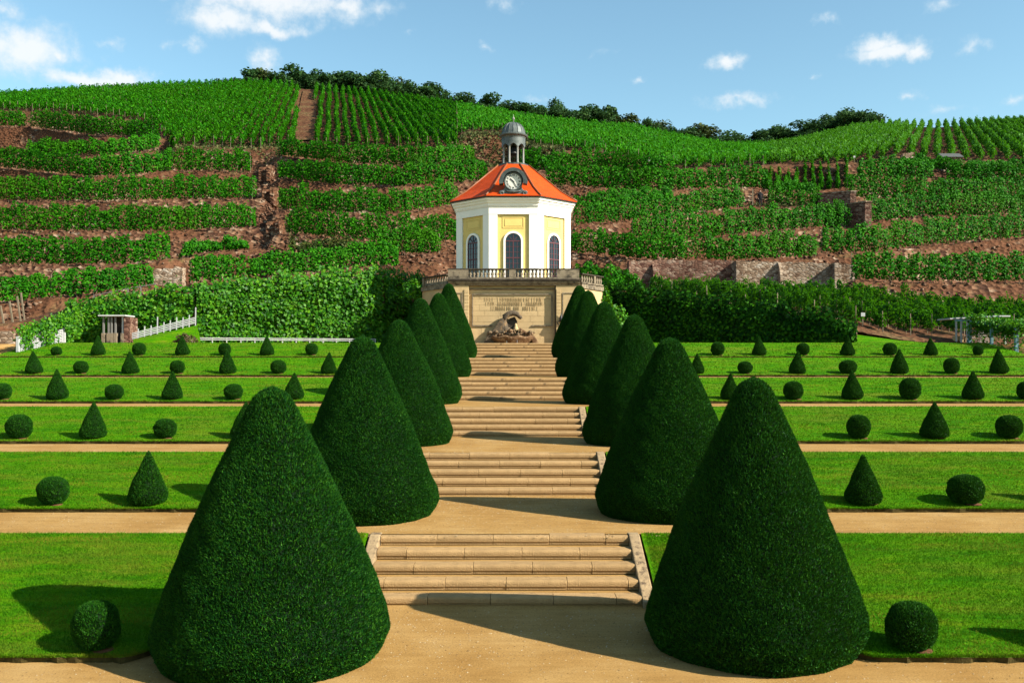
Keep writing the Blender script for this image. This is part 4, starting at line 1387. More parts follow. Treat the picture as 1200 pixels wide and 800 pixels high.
def vine_row(pts, per_m, hgt, low, size, mat, label, group, stakes=2.2, wide=.25, name='vine_row', seed=None):
    """a trellised vine row along ground points (n,3)"""
    r = np.random.default_rng(seed if seed is not None else random.randrange(1 << 30))
    pts = np.asarray(pts, float)
    if len(pts) < 2:
        return None
    seg = np.diff(pts, axis=0)
    sl = np.linalg.norm(seg, axis=1)
    cum = np.concatenate([[0], np.cumsum(sl)])
    L = cum[-1]
    if L < 1.0:
        return None
    n = int(L * per_m)
    s = r.uniform(0, L, n)
    plant = 1.15
    ph = r.uniform(0, plant)
    # gather leaves round single plants
    s = s + np.sin(2 * np.pi * (s + ph) / plant) * .07
    s = np.clip(s, 0, L)
    base = np.stack([np.interp(s, cum, pts[:, q]) for q in range(3)], -1)
    pid = np.floor((s + ph) / plant).astype(int)
    pid -= pid.min()
    ptop = r.normal(0, .19, pid.max() + 1)
    pdens = r.uniform(.85, 1.0, pid.max() + 1)
    pdens[r.random(len(pdens)) < .02] = .45
    top = hgt + ptop[pid] + .1 * np.sin(s * 5 + ph)
    endd = np.minimum(s, L - s)
    top = top - .75 * np.exp(-endd / .45) * r.uniform(.4, 1, n)
    shoot = r.random(n) < .05
    top = top + shoot * r.uniform(0, .45, n)
    u = r.beta(1.25, 1.15, n)
    h = low + (top - low) * u
    wprof = wide * (0.55 + .75 * np.sin(np.pi * np.clip(u, 0.02, .95) ** .8))
    d = np.stack([np.interp(s, cum[:-1] + sl / 2, seg[:, q] / sl) for q in range(2)], -1)
    d /= np.linalg.norm(d, axis=1, keepdims=True)
    nrm2 = np.stack([-d[:, 1], d[:, 0]], -1)
    off = r.normal(0, 1, n) * wprof * .75
    c = base.copy()
    c[:, :2] += nrm2 * off[:, None]
    c[:, 2] += h + r.normal(0, .05, n)
    keep_ = r.random(n) < pdens[pid] * (1 - .45 * np.exp(-endd / .35))
    nr = np.stack([nrm2[:, 0] * np.sign(off), nrm2[:, 1] * np.sign(off), np.full(n, .6)], -1) + r.normal(0, .38, (n, 3))
    v, f = leaf_quads(c[keep_], nr[keep_], size * r.uniform(.6, 1.3, keep_.sum()), r)
    # origin at the row's start so that each row has its own place
    org = Vector(pts[0])
    me = np_mesh('foliage', v - np.array(org), f)
    o = link(name, me, None, mat)
    o.location = org
    tag(o, label, 'vine row', group)
    if stakes:
        m = MB()
        for q in np.arange(.1, L, stakes):
            p = Vector([np.interp(q, cum, pts[:, w]) for w in range(3)])
            ln = Vector((r.normal(0, .04), r.normal(0, .04), 0))
            a = p - org
            m.bar(a - Vector((0, 0, .15)), a + Vector((0, 0, hgt * r.uniform(.70, .98))) + ln, .045)
        for q in np.arange(.6, L, plant):
            p = Vector([np.interp(q, cum, pts[:, w]) for w in range(3)]) - org
            m.bar(p - Vector((0, 0, .1)), p + Vector((r.normal(0, .05), 0, low + .25)), .035)
        st = m.build('stakes_and_stems', M['stake'], o)
        st['kind'] = 'stuff'
    return o


ROWLAB = {
    ('e1', 0): 'vine row behind the leaning pale posts above the trellis fence',
    ('e1', 1): 'vine row above the ivy-covered ramp wall, ending at the stone rubble bank',
    ('e2', 0): 'long vine row on the second terrace up from the ramp wall, left of the gully',
    ('e2', 1): 'thin vine row beside the lowest stone steps of the gully',
    ('e3', 0): 'vine row on the third terrace beside the gully steps, trellis fence side',
    ('e4', 0): 'vine row on the fourth terrace beside the gully steps, trellis fence side',
    ('e5', 0): 'wavy vine row on the fifth terrace, ending at the topmost gully steps',
    ('e6', 0): 'short vine row between two red banks under the upslope vine field',
    ('e7', 0): 'short vine row directly below the upslope field, beside the bare red bank',
    ('e7', 1): 'vine row directly below the upslope field with a red bank under it',
    ('A', 0): 'vine row right below the combed upslope vine rows, beside the gully',
    ('A', 1): 'vine row below the wide upslope field, behind the pavilion lantern',
    ('B', 0): 'vine row with pale stone edging above it, second below the combed field',
    ('B', 1): 'vine row curving past the pavilion roof below the wide field',
    ('C', 0): 'vine row ending behind the orange roof, third below the combed field',
    ('C', 1): 'vine row beside the standing man, above a red rubble bank',
    ('C', 2): 'short shaded vine row just behind the standing man',
    ('C2', 0): 'short upper vine row between the pavilion cornice and the standing man',
    ('D', 0): 'ragged vine row beside the gully, in part shaded by the pavilion',
    ('D', 1): 'vine row below the standing man, ending at a dark stone corner',
    ('D2', 0): 'browned vine row beside the lowest gully steps above the ivy wall',
    ('D2', 1): 'vine row in the shade of the pavilion above the ivy wall',
    ('D2', 2): 'vine row along the top of the buttressed dry-stone wall',
    ('r8', 0): 'dark vine row along the top of the sunlit ivy wall',
    ('G2', 0): 'vine row on the terrace starting at the dark stone corner',
    ('J', 0): 'vine row below the red strip under the hut, two terraces above the dark corner',
    ('H2', 0): 'vine row curving above the end of the buttressed dry-stone wall',
    ('I', 0): 'vine row right above the lower slanting vine field, past the stone wall end',
    ('L', 0): 'vine row with a red bank below it, next to the shaded end-on rows',
    ('L', 1): 'vine row below the pale low wall, downhill of the hut',
    ('N', 0): 'vine row running in front of the little hut',
    ('N', 1): 'vine row beyond the little hut with a dark base',
}
for n, p, segs in E:
    for si, (xa, xb) in enumerate(segs):
        pxs = np.arange(xa, xb + .1, 5.0)
        ys = np.interp(pxs, p[:, 0], p[:, 1])
        D = dmap(ys) + .45
        X = (pxs - VX) / F * D + CX
        Z = ZW(ys, D - .45) + .02
        near = D.mean()
        per = 450 if near < 100 else 360
        big = .20 if near < 100 else .235
        mt = 'vine_tired' if (n, si) in (('D2', 0),) else ('vine' if near < 112 else 'vine')
        hg = {'r8': 1.95, 'e1': 2.0, 'C2': 1.6, 'D2': 2.15, 'e6': 2.0, 'N': 1.35, 'L': 2.2}.get(n, 2.4)
        if (n, si) == ('e2', 1):
            hg = 1.2
        if (n, si) == ('D2', 0):
            hg = 1.3
        vine_row(np.stack([X, D, Z], -1), per, hg, .22, big, M[mt], ROWLAB[(n, si)], 'contour vine rows on the terraces', 3.0, .33)


def field(x0, x1, dirx, spacing, per_m, hgt, size, mat, label, group, dlow, dtop, stakes=0, wide=.2, step=1.0, low=.3, ends=(None, None)):
    """parallel rows running uphill in plan direction (dirx, 1), inside the fan x0..x1"""
    cnt = 0
    made = []
    dmin, dmax = 52, 225
    lo = min((x0 - VX) / F * d + CX - dirx * d for d in (60, 225))
    hi = max((x1 - VX) / F * d + CX - dirx * d for d in (60, 225))
    for c in np.arange(lo, hi, spacing):
        Y = np.arange(dmin, dmax, step)
        X = c + dirx * Y + .12 * np.sin(Y * .2 + c)
        px = VX + F * (X - CX) / Y
        x0v = x0(Y) if callable(x0) else x0
        ok = (px > x0v) & (px < x1) & (Y > dlow(px)) & (Y < dtop(px))
        if ok.sum() < 3:
            continue
        ids = np.where(ok)[0]
        ids = np.arange(ids[0], ids[-1] + 1)
        X, Y = X[ids], Y[ids]
        Z = terrain_z(X, Y)
        made.append(vine_row(np.stack([X, Y, Z], -1), per_m, hgt, low, size, mat, label, group, stakes, wide))
        cnt += 1
    for o, l in zip((made[0], made[-1]), ends):
        if o is not None and l:
            o['label'] = l
    return cnt


last = lambda px: np.interp(px, PXC, LASTE) + 2.2
skyd = lambda px: np.interp(px, SKY_D[:, 0], SKY_D[:, 1]) + 2
yl = lambda pts: (lambda px: dmap(np.interp(px, [q[0] for q in pts], [q[1] for q in pts])))
low_left = yl([(-300, 128), (0, 128), (60, 130), (150, 140), (180, 146), (205, 172), (300, 174), (348, 171)])
low_mid = yl([(366, 171), (540, 173)])
low_r = yl([(535, 146), (600, 148), (627, 171), (700, 178), (753, 190), (790, 198), (900, 192)])
low_rr = yl([(895, 190), (1000, 190), (1050, 181), (1125, 187), (1500, 190)])
nf = []
nf.append(field(-30, 349, -.195, 1.2, 44, 1.6, .38, M['vine'], 'upslope vine row in the ridge field beside the bare red track', 'rows of the ridge field', low_left, skyd, 5.0, .2, ends=(None, 'outermost vine row of the ridge field, running right along the red track')))
nf.append(field(368, 536, -.195, 1.28, 60, 1.6, .36, M['vine'], 'upslope vine row in the combed field between the red track and the pavilion lantern', 'rows of the combed field', low_mid, skyd, 6.0, .18, ends=('first vine row of the combed field, running right along the red track', 'last vine row of the combed field, by the dry grass behind the lantern')))
nf.append(field(534, 905, .30, 1.5, 42, 1.65, .38, M['vine'], 'upslope vine row in the wide field on the sagging ridge behind the pavilion', 'rows of the wide field', low_r, skyd, 5.0, .24))
nf.append(field(900, 1225, .45, 1.7, 42, 1.65, .38, M['vine_bright'], 'upslope vine row in the bright field above the little hut', 'rows of the bright far field', low_rr, skyd, 0, .22))
fb = lambda px: np.interp(px, FRONT[:, 0], FRONT[:, 1]) + 1.6
ftop = lambda px: 70.0 + 0 * px
nf.append(field(760, 1225, -.12, 1.75, 210, 1.4, .2, M['vine_bright'], 'vine row of the lower slanting field beneath the buttressed dry-stone wall', 'rows of the lower slanting field', fb, ftop, 2.5, .17, .7, .3))
# shaded rows seen end-on between the man and the hut
d_lo, d_hi = yl([(890, 223), (1010, 221)]), yl([(890, 196), (1010, 192)])
nf.append(field(899, 1001, (948 - 605) / 1100, .95, 110, 1.7, .26, M['vine'], 'narrow vine row seen end-on in the small steep plot uphill of the man', 'rows of the small steep plot', d_lo, d_hi, 0, .12, .7))
print('field rows', nf)

# ---------------------------------------------------------------- leafy walls behind the garden


def leafy_wall(name, base, top, n, size, label, cat, seed, mat='ivy', depth=.22, wallmat='rubble_pale', fringe=.25, holes=0):
    """base: list of (x, y, z) along the wall foot; top: heights of its upper edge"""
    r = np.random.default_rng(seed)
    base = np.array(base, float)
    top = np.array(top, float)
    d = np.diff(base, axis=0)
    cum = np.concatenate([[0], np.cumsum(np.linalg.norm(d[:, :2], axis=1))])
    root = empty(name, tuple(base[0]))
    tag(root, label, cat)
    b0 = Vector(base[0])
    m = MB()
    for i in range(len(base) - 1):
        a, b = Vector(base[i]) - b0, Vector(base[i + 1]) - b0
        u = (b - a).normalized()
        n_ = Vector((-u.y, u.x, 0)) * .5
        ta, tb = top[i] - .12 - b0.z, top[i + 1] - .12 - b0.z
        lo = -.4
        pts = [(a.x, a.y, lo), (b.x, b.y, lo), (b.x, b.y, tb), (a.x, a.y, ta)]
        pts += [(p[0] + n_.x, p[1] + n_.y, p[2]) for p in pts]
        m.poly(pts, [(0, 1, 2, 3), (7, 6, 5, 4), (3, 2, 6, 7), (0, 4, 5, 1), (0, 3, 7, 4), (1, 5, 6, 2)])
    m.build('wall', M[wallmat], root)
    s = r.uniform(0, cum[-1], n)
    bx = np.stack([np.interp(s, cum, base[:, q]) for q in range(3)], -1)
    tz = np.interp(s, cum, top) + .12 * np.sin(s * 2.1 + seed) + .08 * np.sin(s * 5.3)
    u = r.uniform(0, 1, n) ** .92
    ii = np.clip(np.searchsorted(cum, s) - 1, 0, len(d) - 1)
    dir2 = d[ii, :2] / np.linalg.norm(d[ii, :2], axis=1, keepdims=True)
    nr2 = np.stack([dir2[:, 1], -dir2[:, 0]], -1)
    lump = .5 + .5 * np.sin(s * 1.7 + u * 5 + seed) * np.sin(s * .9 - u * 7.0)
    out_ = np.abs(r.normal(0, 1, n)) * depth * .6 + lump * depth * 1.1 + .02
    z = bx[:, 2] + .05 + (tz - bx[:, 2] + .05) * u + np.abs(r.normal(0, fringe, n)) * (u > .93)
    c = np.stack([bx[:, 0] + nr2[:, 0] * out_, bx[:, 1] + nr2[:, 1] * out_, z], -1)
    onto = u > .95
    c[onto, :2] -= nr2[onto] * r.uniform(0, .7, onto.sum())[:, None]
    nn_ = np.stack([nr2[:, 0], nr2[:, 1], np.full(n, .45)], -1) + r.normal(0, .38, (n, 3))
    kp = np.ones(n, bool)
    if holes:
        kp = (np.sin(s * 2.3 + 1) * np.sin(s * .7 + 3) + .6 * (u - .45) * 2 + r.normal(0, .25, n)) > -holes
    v, f = leaf_quads(c[kp], nn_[kp], size * r.uniform(.6, 1.35, kp.sum()), r)
    link('foliage', np_mesh('foliage', v - np.array(b0), f), root, M[mat])
    return root


def fr_pts(pxs, back=0.0, base=Z6):
    D = np.interp(pxs, FRONT[:, 0], FRONT[:, 1]) - back
    y = np.interp(pxs, FRONT[:, 0], FRONT[:, 2])
    return [((px - VX) / F * d + CX, d, base) for px, d in zip(pxs, D)], [ZW(yy, d) for yy, d in zip(y, D)]


b_, t_ = fr_pts(np.array([230, 262, 300, 340, 380, 420, 446.0]), .1)
leafy_wall('ivy_wall', b_, t_, 21000, .20, 'tall sunlit retaining wall wholly covered with bright green ivy', 'ivy wall', 3, depth=.3)
b_, t_ = fr_pts(np.array([446, 470, 497.0]), .1)
t_ = [ZW(318, 60.5), ZW(322, 61), ZW(326, 62)]
leafy_wall('ivy_wall', b_, t_, 5000, .2, 'dark ivy-covered wall beside the terrace, in the pavilion shadow', 'ivy wall', 5, depth=.3)
b_, t_ = fr_pts(np.array([78, 100, 125, 160, 195, 228.0]), .15)
leafy_wall('ivy_wall', b_, t_, 11000, .2, 'leafy wall hung with creepers above the white ramp fence', 'ivy wall', 8, depth=.25, holes=.75)
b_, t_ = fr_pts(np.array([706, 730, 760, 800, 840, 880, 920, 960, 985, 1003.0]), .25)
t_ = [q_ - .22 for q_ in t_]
leafy_wall('vine_wall', b_, t_, 30000, .2, 'long shaded wall covered with leaves, only its bushy top in sun', 'vine wall', 9, mat='shade_leaves', depth=.22, fringe=.22)

# ---------------------------------------------------------------- dry-stone wall with buttresses
e = [p for n, p, s in E if n == 'D2'][0]
pxs = np.array([737, 770, 800, 830, 857, 890, 915, 945, 972, 1003.0])
ys = np.array([306, 304.5, 304.8, 305.2, 305.6, 306.2, 306.8, 307.6, 308.5, 310])
dws = root = empty('dry_stone_wall', P(737, 340, 76))
tag(root, 'long reddish dry-stone terrace wall with dark buttresses above the lower vine field', 'stone wall')
ro = Vector(root.location)
Dw = dmap(ys) - 1.25
for i in range(len(pxs) - 1):
    m = MB()
    a, b = P(pxs[i], ys[i], Dw[i]), P(pxs[i + 1], ys[i + 1], Dw[i + 1])
    nsub = 6
    for q in range(nsub):
        pa, pb = a.lerp(b, q / nsub), a.lerp(b, (q + 1) / nsub)
        ja, jb = .05 * math.sin(i * 7 + q * 2.1), .05 * math.sin(i * 7 + (q + 1) * 2.1)
        pts = [(pa.x, pa.y - .18, pa.z - 2.6), (pb.x, pb.y - .18, pb.z - 2.6), (pb.x, pb.y, pb.z + jb), (pa.x, pa.y, pa.z + ja),
               (pa.x, pa.y + 1.35, pa.z - 2.6), (pb.x, pb.y + 1.35, pb.z - 2.6), (pb.x, pb.y + 1.35, pb.z + jb), (pa.x, pa.y + 1.35, pa.z + ja)]
        pts = [Vector(p) - ro for p in pts]
        m.poly(pts, [(0, 1, 2, 3), (3, 2, 6, 7), (0, 3, 7, 4), (1, 5, 6, 2)])
    m.build('wall_section', M['rubble_red'] if pxs[i] < 855 else M['rubble_pale'], root)
for px, wpx, kind in ((764, 5, 'arch'), (860, 7, 'flat'), (911, 8, 'arch'), (974, 6, 'flat')):
    y = np.interp(px, pxs, ys)
    D = np.interp(px, pxs, Dw)
    a = P(px, y + (4 if kind == 'arch' and px < 800 else 0), D) - ro
    hw = .22
    dp = 1.5 if kind == 'flat' else 1.7
    zt = a.z - .05
    if kind == 'flat':
        prof = [(a.y + .1, zt), (a.y - dp * .55, zt), (a.y - dp * .62, zt - 2.6), (a.y + .1, zt - 2.6)]
    else:
        prof = [(a.y + .1, zt), (a.y - .2, zt - .05), (a.y - .55, zt - .45), (a.y - .85, zt - 1.1), (a.y - 1.0, zt - 2.6), (a.y + .1, zt - 2.6)]
    MB().prism(prof, 'x', a.x, a.x + .55).build('buttress', M['rubble_red'] if px < 855 else M['rubble_pale'], root)

# ---------------------------------------------------------------- stone steps in the gully between the terraces
for (px, py, w, h, lab) in ((308.5, 201, 8, 18, 'topmost recess of stone steps in the gully between the terraces'),
                            (312.5, 228, 8, 20, 'second recess of stone steps down the gully'),
                            (318, 267, 9, 22, 'third recess of stone steps down the gully'),
                            (323, 295, 8, 19, 'lowest recess of stone steps in the gully')):
    D = float(dmap(py)) - .9
    sc_ = D / F
    root = empty('gully_steps', P(px, py, D))
    tag(root, lab, 'stone steps', 'stone step recesses in the gully')
    W, Hh = w * sc_, h * sc_
    W *= .8
    MB().prism([(.2, -1.0), (.2, Hh * .32), (.8, Hh * .5), (2.4, Hh * .62), (2.4, -1.0)], 'x', W * .5, W * .5 + .35).build('side_wall', M['terrain'], root)
    MB().prism([(.5, -1.0), (.5, Hh * .25), (1.0, Hh * .4), (2.4, Hh * .55), (2.4, -1.0)], 'x', -W * .5 - .35, -W * .5).build('side_wall', M['terrain'], root)
    for q in range(6):
        MB().box(-W * .5 + .005, W * .5 - .005, .7 + q * .28, 2.3, -.6, q * .2).build('step', M['terrain'], root)
    MB().box(-W * .5 + .01, W * .5 - .01, 2.301, 2.42, -.6, Hh * .7).build('back_wall', M['terrain'], root)

# loose stones: rubble of the terrace banks and of the gully
sr = np.random.default_rng(31)
cs = []
for n_, p_, g_ in E:
    m_ = int((p_[-1, 0] - p_[0, 0]) * .8)
    px_ = sr.uniform(p_[0, 0], p_[-1, 0], m_)
    y_ = np.interp(px_, p_[:, 0], p_[:, 1])
    D_ = dmap(y_) - sr.uniform(.0, 1.15, m_)
    patch_ = np.sin(px_ * .045 + p_[0, 1]) * np.sin(px_ * .017 + 1.3 * p_[0, 1]) > -.15
    cs.append(np.stack([(px_ - VX) / F * D_ + CX, D_], -1)[patch_])
m_ = 900
t_ = sr.uniform(0, 1, m_)
px_ = 306 + 20 * t_ + sr.normal(0, 6, m_)
D_ = np.interp(t_, [0, 1], [112, 79.5]) + sr.normal(0, .8, m_)
cs.append(np.stack([(px_ - VX) / F * D_ + CX, D_], -1))
cs = np.concatenate(cs)
zz_ = terrain_z(cs[:, 0], cs[:, 1])
ns = len(cs)
base_ = np.array([(-1, -1, -1), (1, -1, -1), (1, 1, -1), (-1, 1, -1), (-1, -1, 1), (1, -1, 1), (1, 1, 1), (-1, 1, 1)], float) * .5
sz = sr.uniform(.10, .27, ns)[:, None] * sr.uniform(.6, 1.3, (ns, 3)) * np.array([1.25, 1, .75])
vv = base_[None] * sz[:, None, :] * sr.uniform(.65, 1.15, (ns, 8, 3))
an = sr.uniform(0, 6.28, ns)
ca, sa_ = np.cos(an)[:, None], np.sin(an)[:, None]
vx = vv[..., 0] * ca - vv[..., 1] * sa_
vy = vv[..., 0] * sa_ + vv[..., 1] * ca
vv = np.stack([vx, vy, vv[..., 2] + vx * sr.normal(0, .25, ns)[:, None]], -1) + np.stack([cs[:, 0], cs[:, 1], zz_ + .03], -1)[:, None, :]
ff = np.array([(0, 3, 2, 1), (4, 5, 6, 7), (0, 1, 5, 4), (1, 2, 6, 5), (2, 3, 7, 6), (3, 0, 4, 7)])[None] + (np.arange(ns) * 8)[:, None, None]
tag(link('loose_stones', np_mesh('loose_stones', vv.reshape(-1, 3), ff.reshape(-1, 4)), None, M['stones']), 'loose reddish stones strewn over the terrace banks and gully', 'stones', kind='stuff')
# rubble corner wall on the terraces
for (px0, px1, y0, y1, lab) in ((998, 1011, 238, 263, 'dark stone corner where two vine terraces meet'),
                                (962, 994, 226, 240, 'shaded rough rock outcrop beside the small steep plot')):
    D = float(dmap(y1)) - .6
    a, b = P(px0, y1, D), P(px1, y0, D)
    root = empty('stone_corner', a)
    tag(root, lab, 'stone wall')
    W, Hh = b.x - a.x, b.z - a.z
    m = MB()
    m.prism([(0, .9), (W, -.6), (W + .6, -.6), (W + .6, 3), (0, 3)], 'z', -.8, Hh)
    m.build('wall', M['rubble_red'], root)
    MB().prism([(-.05, .84), (W + .02, -.68), (W + .66, -.66), (W + .66, 3), (-.05, 3)], 'z', Hh + .002, Hh + .12).build('capping_stones', M['rubble_pale'], root)

# rubble patch below the gully on the ramp
for (px, py, w, h, lab) in ((196, 331, 34, 17, 'pale rubble retaining wall at the end of the lowest vine row'), (1065, 184.5, 13, 5, 'short pale wall stub among the vines near the hut')):
    D = float(dmap(py)) - .8
    a = P(px - w / 2, py, D)
    root = empty('rubble_wall', a)
    tag(root, lab, 'stone wall')
    W, Hh = w * D / F, h * D / F
    m = MB()
    rings = []
    for i in range(9):
        x = W * i / 8
        hh = Hh * (.85 + .12 * math.sin(i * 2.3)) + .25 * i / 8
        rings.append([(x, 0 + .08 * math.sin(i * 3.1), -.6), (x, .12, hh), (x, .9, hh + .05), (x, .9, -.6)])
    m.loft(rings, True)
    m.build('wall', M['rubble_pale'], root)

# the bare red track between the two ridge fields and the dry grass bank
tr = MB()
rings = []
for d in np.arange(123, 187, 4.0):
    pa, pb = XW(np.interp(d, [123, 187], [345, 356]), d), XW(np.interp(d, [123, 187], [368, 373]), d)
    za, zb_ = terrain_z(np.array([pa, pb]), np.array([d, d]))
    rings.append([(pa, d, za + .25), (pb, d, zb_ + .25)])
for i in range(len(rings) - 1):
    a, b = rings[i], rings[i + 1]
    tr.poly([a[0], a[1], b[1], b[0]], [(0, 1, 2, 3)])
tag(tr.build('red_track', M['terrain']), kind='structure')


def scatter_clump(name, px0, px1, y0, y1, n, size, mat, label, cat, hgt):
    r = np.random.default_rng(int(px0))
    px = r.uniform(px0, px1, n)
    D = dmap(r.uniform(y0, y1, n))
    x = (px - VX) / F * D + CX
    z = terrain_z(x, D)
    c = np.stack([x, D, z + r.uniform(0, hgt, n)], -1)
    nn_ = r.normal(0, 1, (n, 3)) + np.array([0, -1, .2])
    v, f = leaf_quads(c, nn_, size * r.uniform(.5, 1.3, n), r)
    o = link(name, np_mesh(name, v, f), None, M[mat])
    tag(o, label, cat, kind='stuff')


scatter_clump('dry_grass', 528, 662, 156, 192, 9000, .42, 'drygrass', 'tall dry olive grass on the bank behind the lantern', 'grass', .5)
scatter_clump('dry_grass', 868, 960, 224, 241, 1500, .3, 'drygrass', 'dry grass tufts round the standing person and pale post', 'grass', .3)
scatter_clump('dry_grass', 180, 330, 168, 182, 1500, .3, 'drygrass', 'dry grass verge along the lower edge of the ridge field', 'grass', .35)


def bush(name, px, py, D, w, h, n, size, mat, label, cat, group=None, z=None):
    r = np.random.default_rng(int(px * 7 + py))
    p = P(px, py, D)
    if z is not None:
        p.z = z
    root = empty(name, p)
    tag(root, label, cat, group)
    u = r.normal(size=(n, 3))
    u /= np.linalg.norm(u, axis=1, keepdims=True)
    u[:, 2] = np.abs(u[:, 2])
    rr = r.uniform(.55, 1.0, n) ** .5
    lump = 1 + .22 * np.sin(u[:, 0] * 5 + px) * np.sin(u[:, 1] * 4 + 1) + .12 * np.sin(u[:, 2] * 9 + u[:, 0] * 7)
    c = u * (rr * lump)[:, None] * np.array([w / 2, w / 2, h])
    v, f = leaf_quads(c, u + r.normal(0, .5, (n, 3)), size * r.uniform(.6, 1.3, n), r)
    link('foliage', np_mesh('foliage', v, f), root, M[mat])
    MB().tube([(0, 0, -.2), (.03, 0, h * .35), (.05, .03, h * .7)], [.07, .05, .02], 6).build('stem', M['bark'], root)
    return root


bush('round_bush', 487, 197, 107, 2.3, 1.5, 700, .22, 'vine_bright', 'yellowish round bush standing among the vine rows above the pavilion', 'bush')
for i, (px, py, w, h) in enumerate(((690, 326, 2.2, 1.4), (715, 328, 2.6, 1.5), (738, 330, 2.0, 1.3))):
    bush('shrub', px, py, 63.5, w, h, 1200, .2, 'vine', ['leafy shrub right behind the short lit balustrade', 'leafy shrub between the short lit balustrade and the dry-stone wall', 'leafy shrub against the end of the dry-stone wall'][i], 'shrub', z=float(terrain_z(np.array([XW(px, 63.5)]), np.array([63.5]))[0]))
bush('climbing_vine', 712, 360, 57.6, 3.0, 2.9, 2600, .19, 'ivy', 'lit climbing vine tumbling over the wall beside the short balustrade', 'climber', z=Z6)
bush('climbing_vine', 484, 345, 58.4, 1.7, 1.2, 700, .18, 'ivy', 'bright sprig of vine beside the dark balustrade', 'climber', z=ZW(350, 58.4))
bush('reddish_shrub', 218, 402, 53.0, 1.35, .55, 900, .1, 'rust_leaf', 'low reddish brown shrub at the foot of the ramp', 'shrub', z=Z6)
bush('shrub', 986, 402, 53.4, 1.2, .9, 900, .14, 'ivy', 'small leafy shrub at the end of the shaded vine wall', 'shrub', z=Z6)

# ---------------------------------------------------------------- trees along the ridge


def tree_mesh(seed, n, mat):
    r = np.random.default_rng(seed)
    blobs = []
    for i in range(15):
        a = r.uniform(0, 6.28)
        q = r.uniform(0, .75)
        blobs.append((math.cos(a) * q * .48, math.sin(a) * q * .48, r.uniform(.22, .84), r.uniform(.13, .24)))
    bl = np.array(blobs)
    k = r.integers(0, len(bl), n)
    u = r.normal(size=(n, 3))
    u /= np.linalg.norm(u, axis=1, keepdims=True)
    rr = r.uniform(.6, 1.08, n)[:, None]
    c = bl[k, :3] + u * bl[k, 3:4] * rr * np.array([1, 1, .85])
    v, f = leaf_quads(c, u + r.normal(0, .6, (n, 3)), .055 * r.uniform(.6, 1.4, n), r)
    me = np_mesh('crown', v, f)
    me.materials.append(mat)
    t = MB().tube([(0, 0, -.08), (.01, 0, .15), (.0, .01, .45), (.01, .0, .7)], [.035, .026, .018, .006], 7)
    for b in blobs[:7]:
        t.tube([(0, 0, .26), (b[0] * .5, b[1] * .5, b[2] * .8), (b[0], b[1], b[2])], [.014, .009, .004], 5)
    tm = t.mesh('trunk')
    tm.materials.append(M['bark'])
    return me, tm


TV = [tree_mesh(70 + i, 2600, M['tree']) for i in range(4)] + [tree_mesh(90, 2400, M['tree_light'])]
# (px, top row, width px, variant)
TREES = [(292, 79, 30, 0), (312, 84, 26, 4), (349, 79, 34, 1), (372, 88, 24, 2), (391, 84, 34, 0), (413, 86, 30, 3), (432, 88, 28, 1), (449, 88, 30, 2), (470, 96, 30, 4), (488, 101, 24, 0),
         (505, 98, 38, 3), (528, 111, 26, 1), (545, 114, 30, 2), (567, 112, 30, 0), (588, 119, 24, 1), (610, 121, 32, 3), (632, 124, 28, 2), (651, 120, 26, 0), (673, 127, 26, 1), (693, 124, 36, 2),
         (716, 130, 26, 3), (735, 136, 24, 4), (757, 141, 18, 0), (775, 144, 26, 4), (800, 150, 26, 1), (825, 149, 38, 4), (860, 157, 30, 2), (884, 156, 30, 0), (908, 149, 34, 3), (931, 152, 30, 1),
         (955, 141, 30, 2), (973, 137, 26, 0), (992, 129, 34, 3), (1012, 129, 26, 1), (1027, 137, 16, 4), (268, 93, 18, 2), (1003, 134, 22, 2), (945, 148, 26, 3), (895, 155, 26, 2), (421, 90, 26, 1), (660, 126, 22, 3)]
_tx = sorted((t_[0], t_[1]) for t_ in TREES)
for i_, px_ in enumerate(np.arange(300, 1010, 16.0)):
    TREES.append((px_ + random.uniform(-4, 4), float(np.interp(px_, [q[0] for q in _tx], [q[1] for q in _tx])) + random.uniform(2, 7), random.uniform(22, 32), (i_ * 3 + 1) % 4))
TL = ['dark broadleaf tree on the ridge above the ridge field and red track', 'dark broadleaf tree on the ridge above the combed vine field', 'dark broadleaf tree on the sagging ridge behind the lantern dome', 'dark broadleaf tree on the ridge in the dip before the bright field']
TO = ['olive-tinted tree among the dark trees above the red track', 'olive-tinted tree on the ridge above the combed vine field', 'olive-tinted tree on the sagging ridge behind the lantern dome', 'olive-tinted tree on the ridge in the dip before the bright field']
for i, (px, top, w, var) in enumerate(TREES):
    D = np.interp(px, SKY_D[:, 0], SKY_D[:, 1]) + 9 + (i % 3) * 4
    x = XW(px, D)
    z = float(terrain_z(np.array([x]), np.array([D]))[0])
    h = ZW(top, D) - z
    h = max(h, 4.0)
    z = ZW(top, D) - h
    wm = w * D / F
    root = empty('ridge_tree', (x, D, z), i * 1.3)
    s = wm / .95 * 1.85
    root.scale = (s, s, h / .92)
    zone = 0 if px < 362 else 1 if px < 540 else 2 if px < 800 else 3
    tag(root, (TO if var == 4 else TL)[zone], 'tree', 'trees along the ridge')
    link('crown', TV[var][0], root)
    link('trunk', TV[var][1], root)

# ---------------------------------------------------------------- little hut, man, signs, posts
hz = float(dmap(193))
hut = empty('vineyard_hut', P(1104, 194, hz))
tag(hut, 'little stone vineyard hut with a flat grey gabled roof', 'hut')
MB().box(.2, 2.2, 0, 1.8, -.8, .95).build('wall', M['rubble_pale'], hut)
MB().prism([(-.25, .92), (.9, 1.5), (2.05, .92), (2.05, 1.0), (.9, 1.6), (-.25, 1.0)], 'x', -.05, 2.4).build('roof', M['tile_dark'], hut)
MB().box(1.9, 2.19, -.02, .01, -.5, .7).build('door', M['stake'], hut)

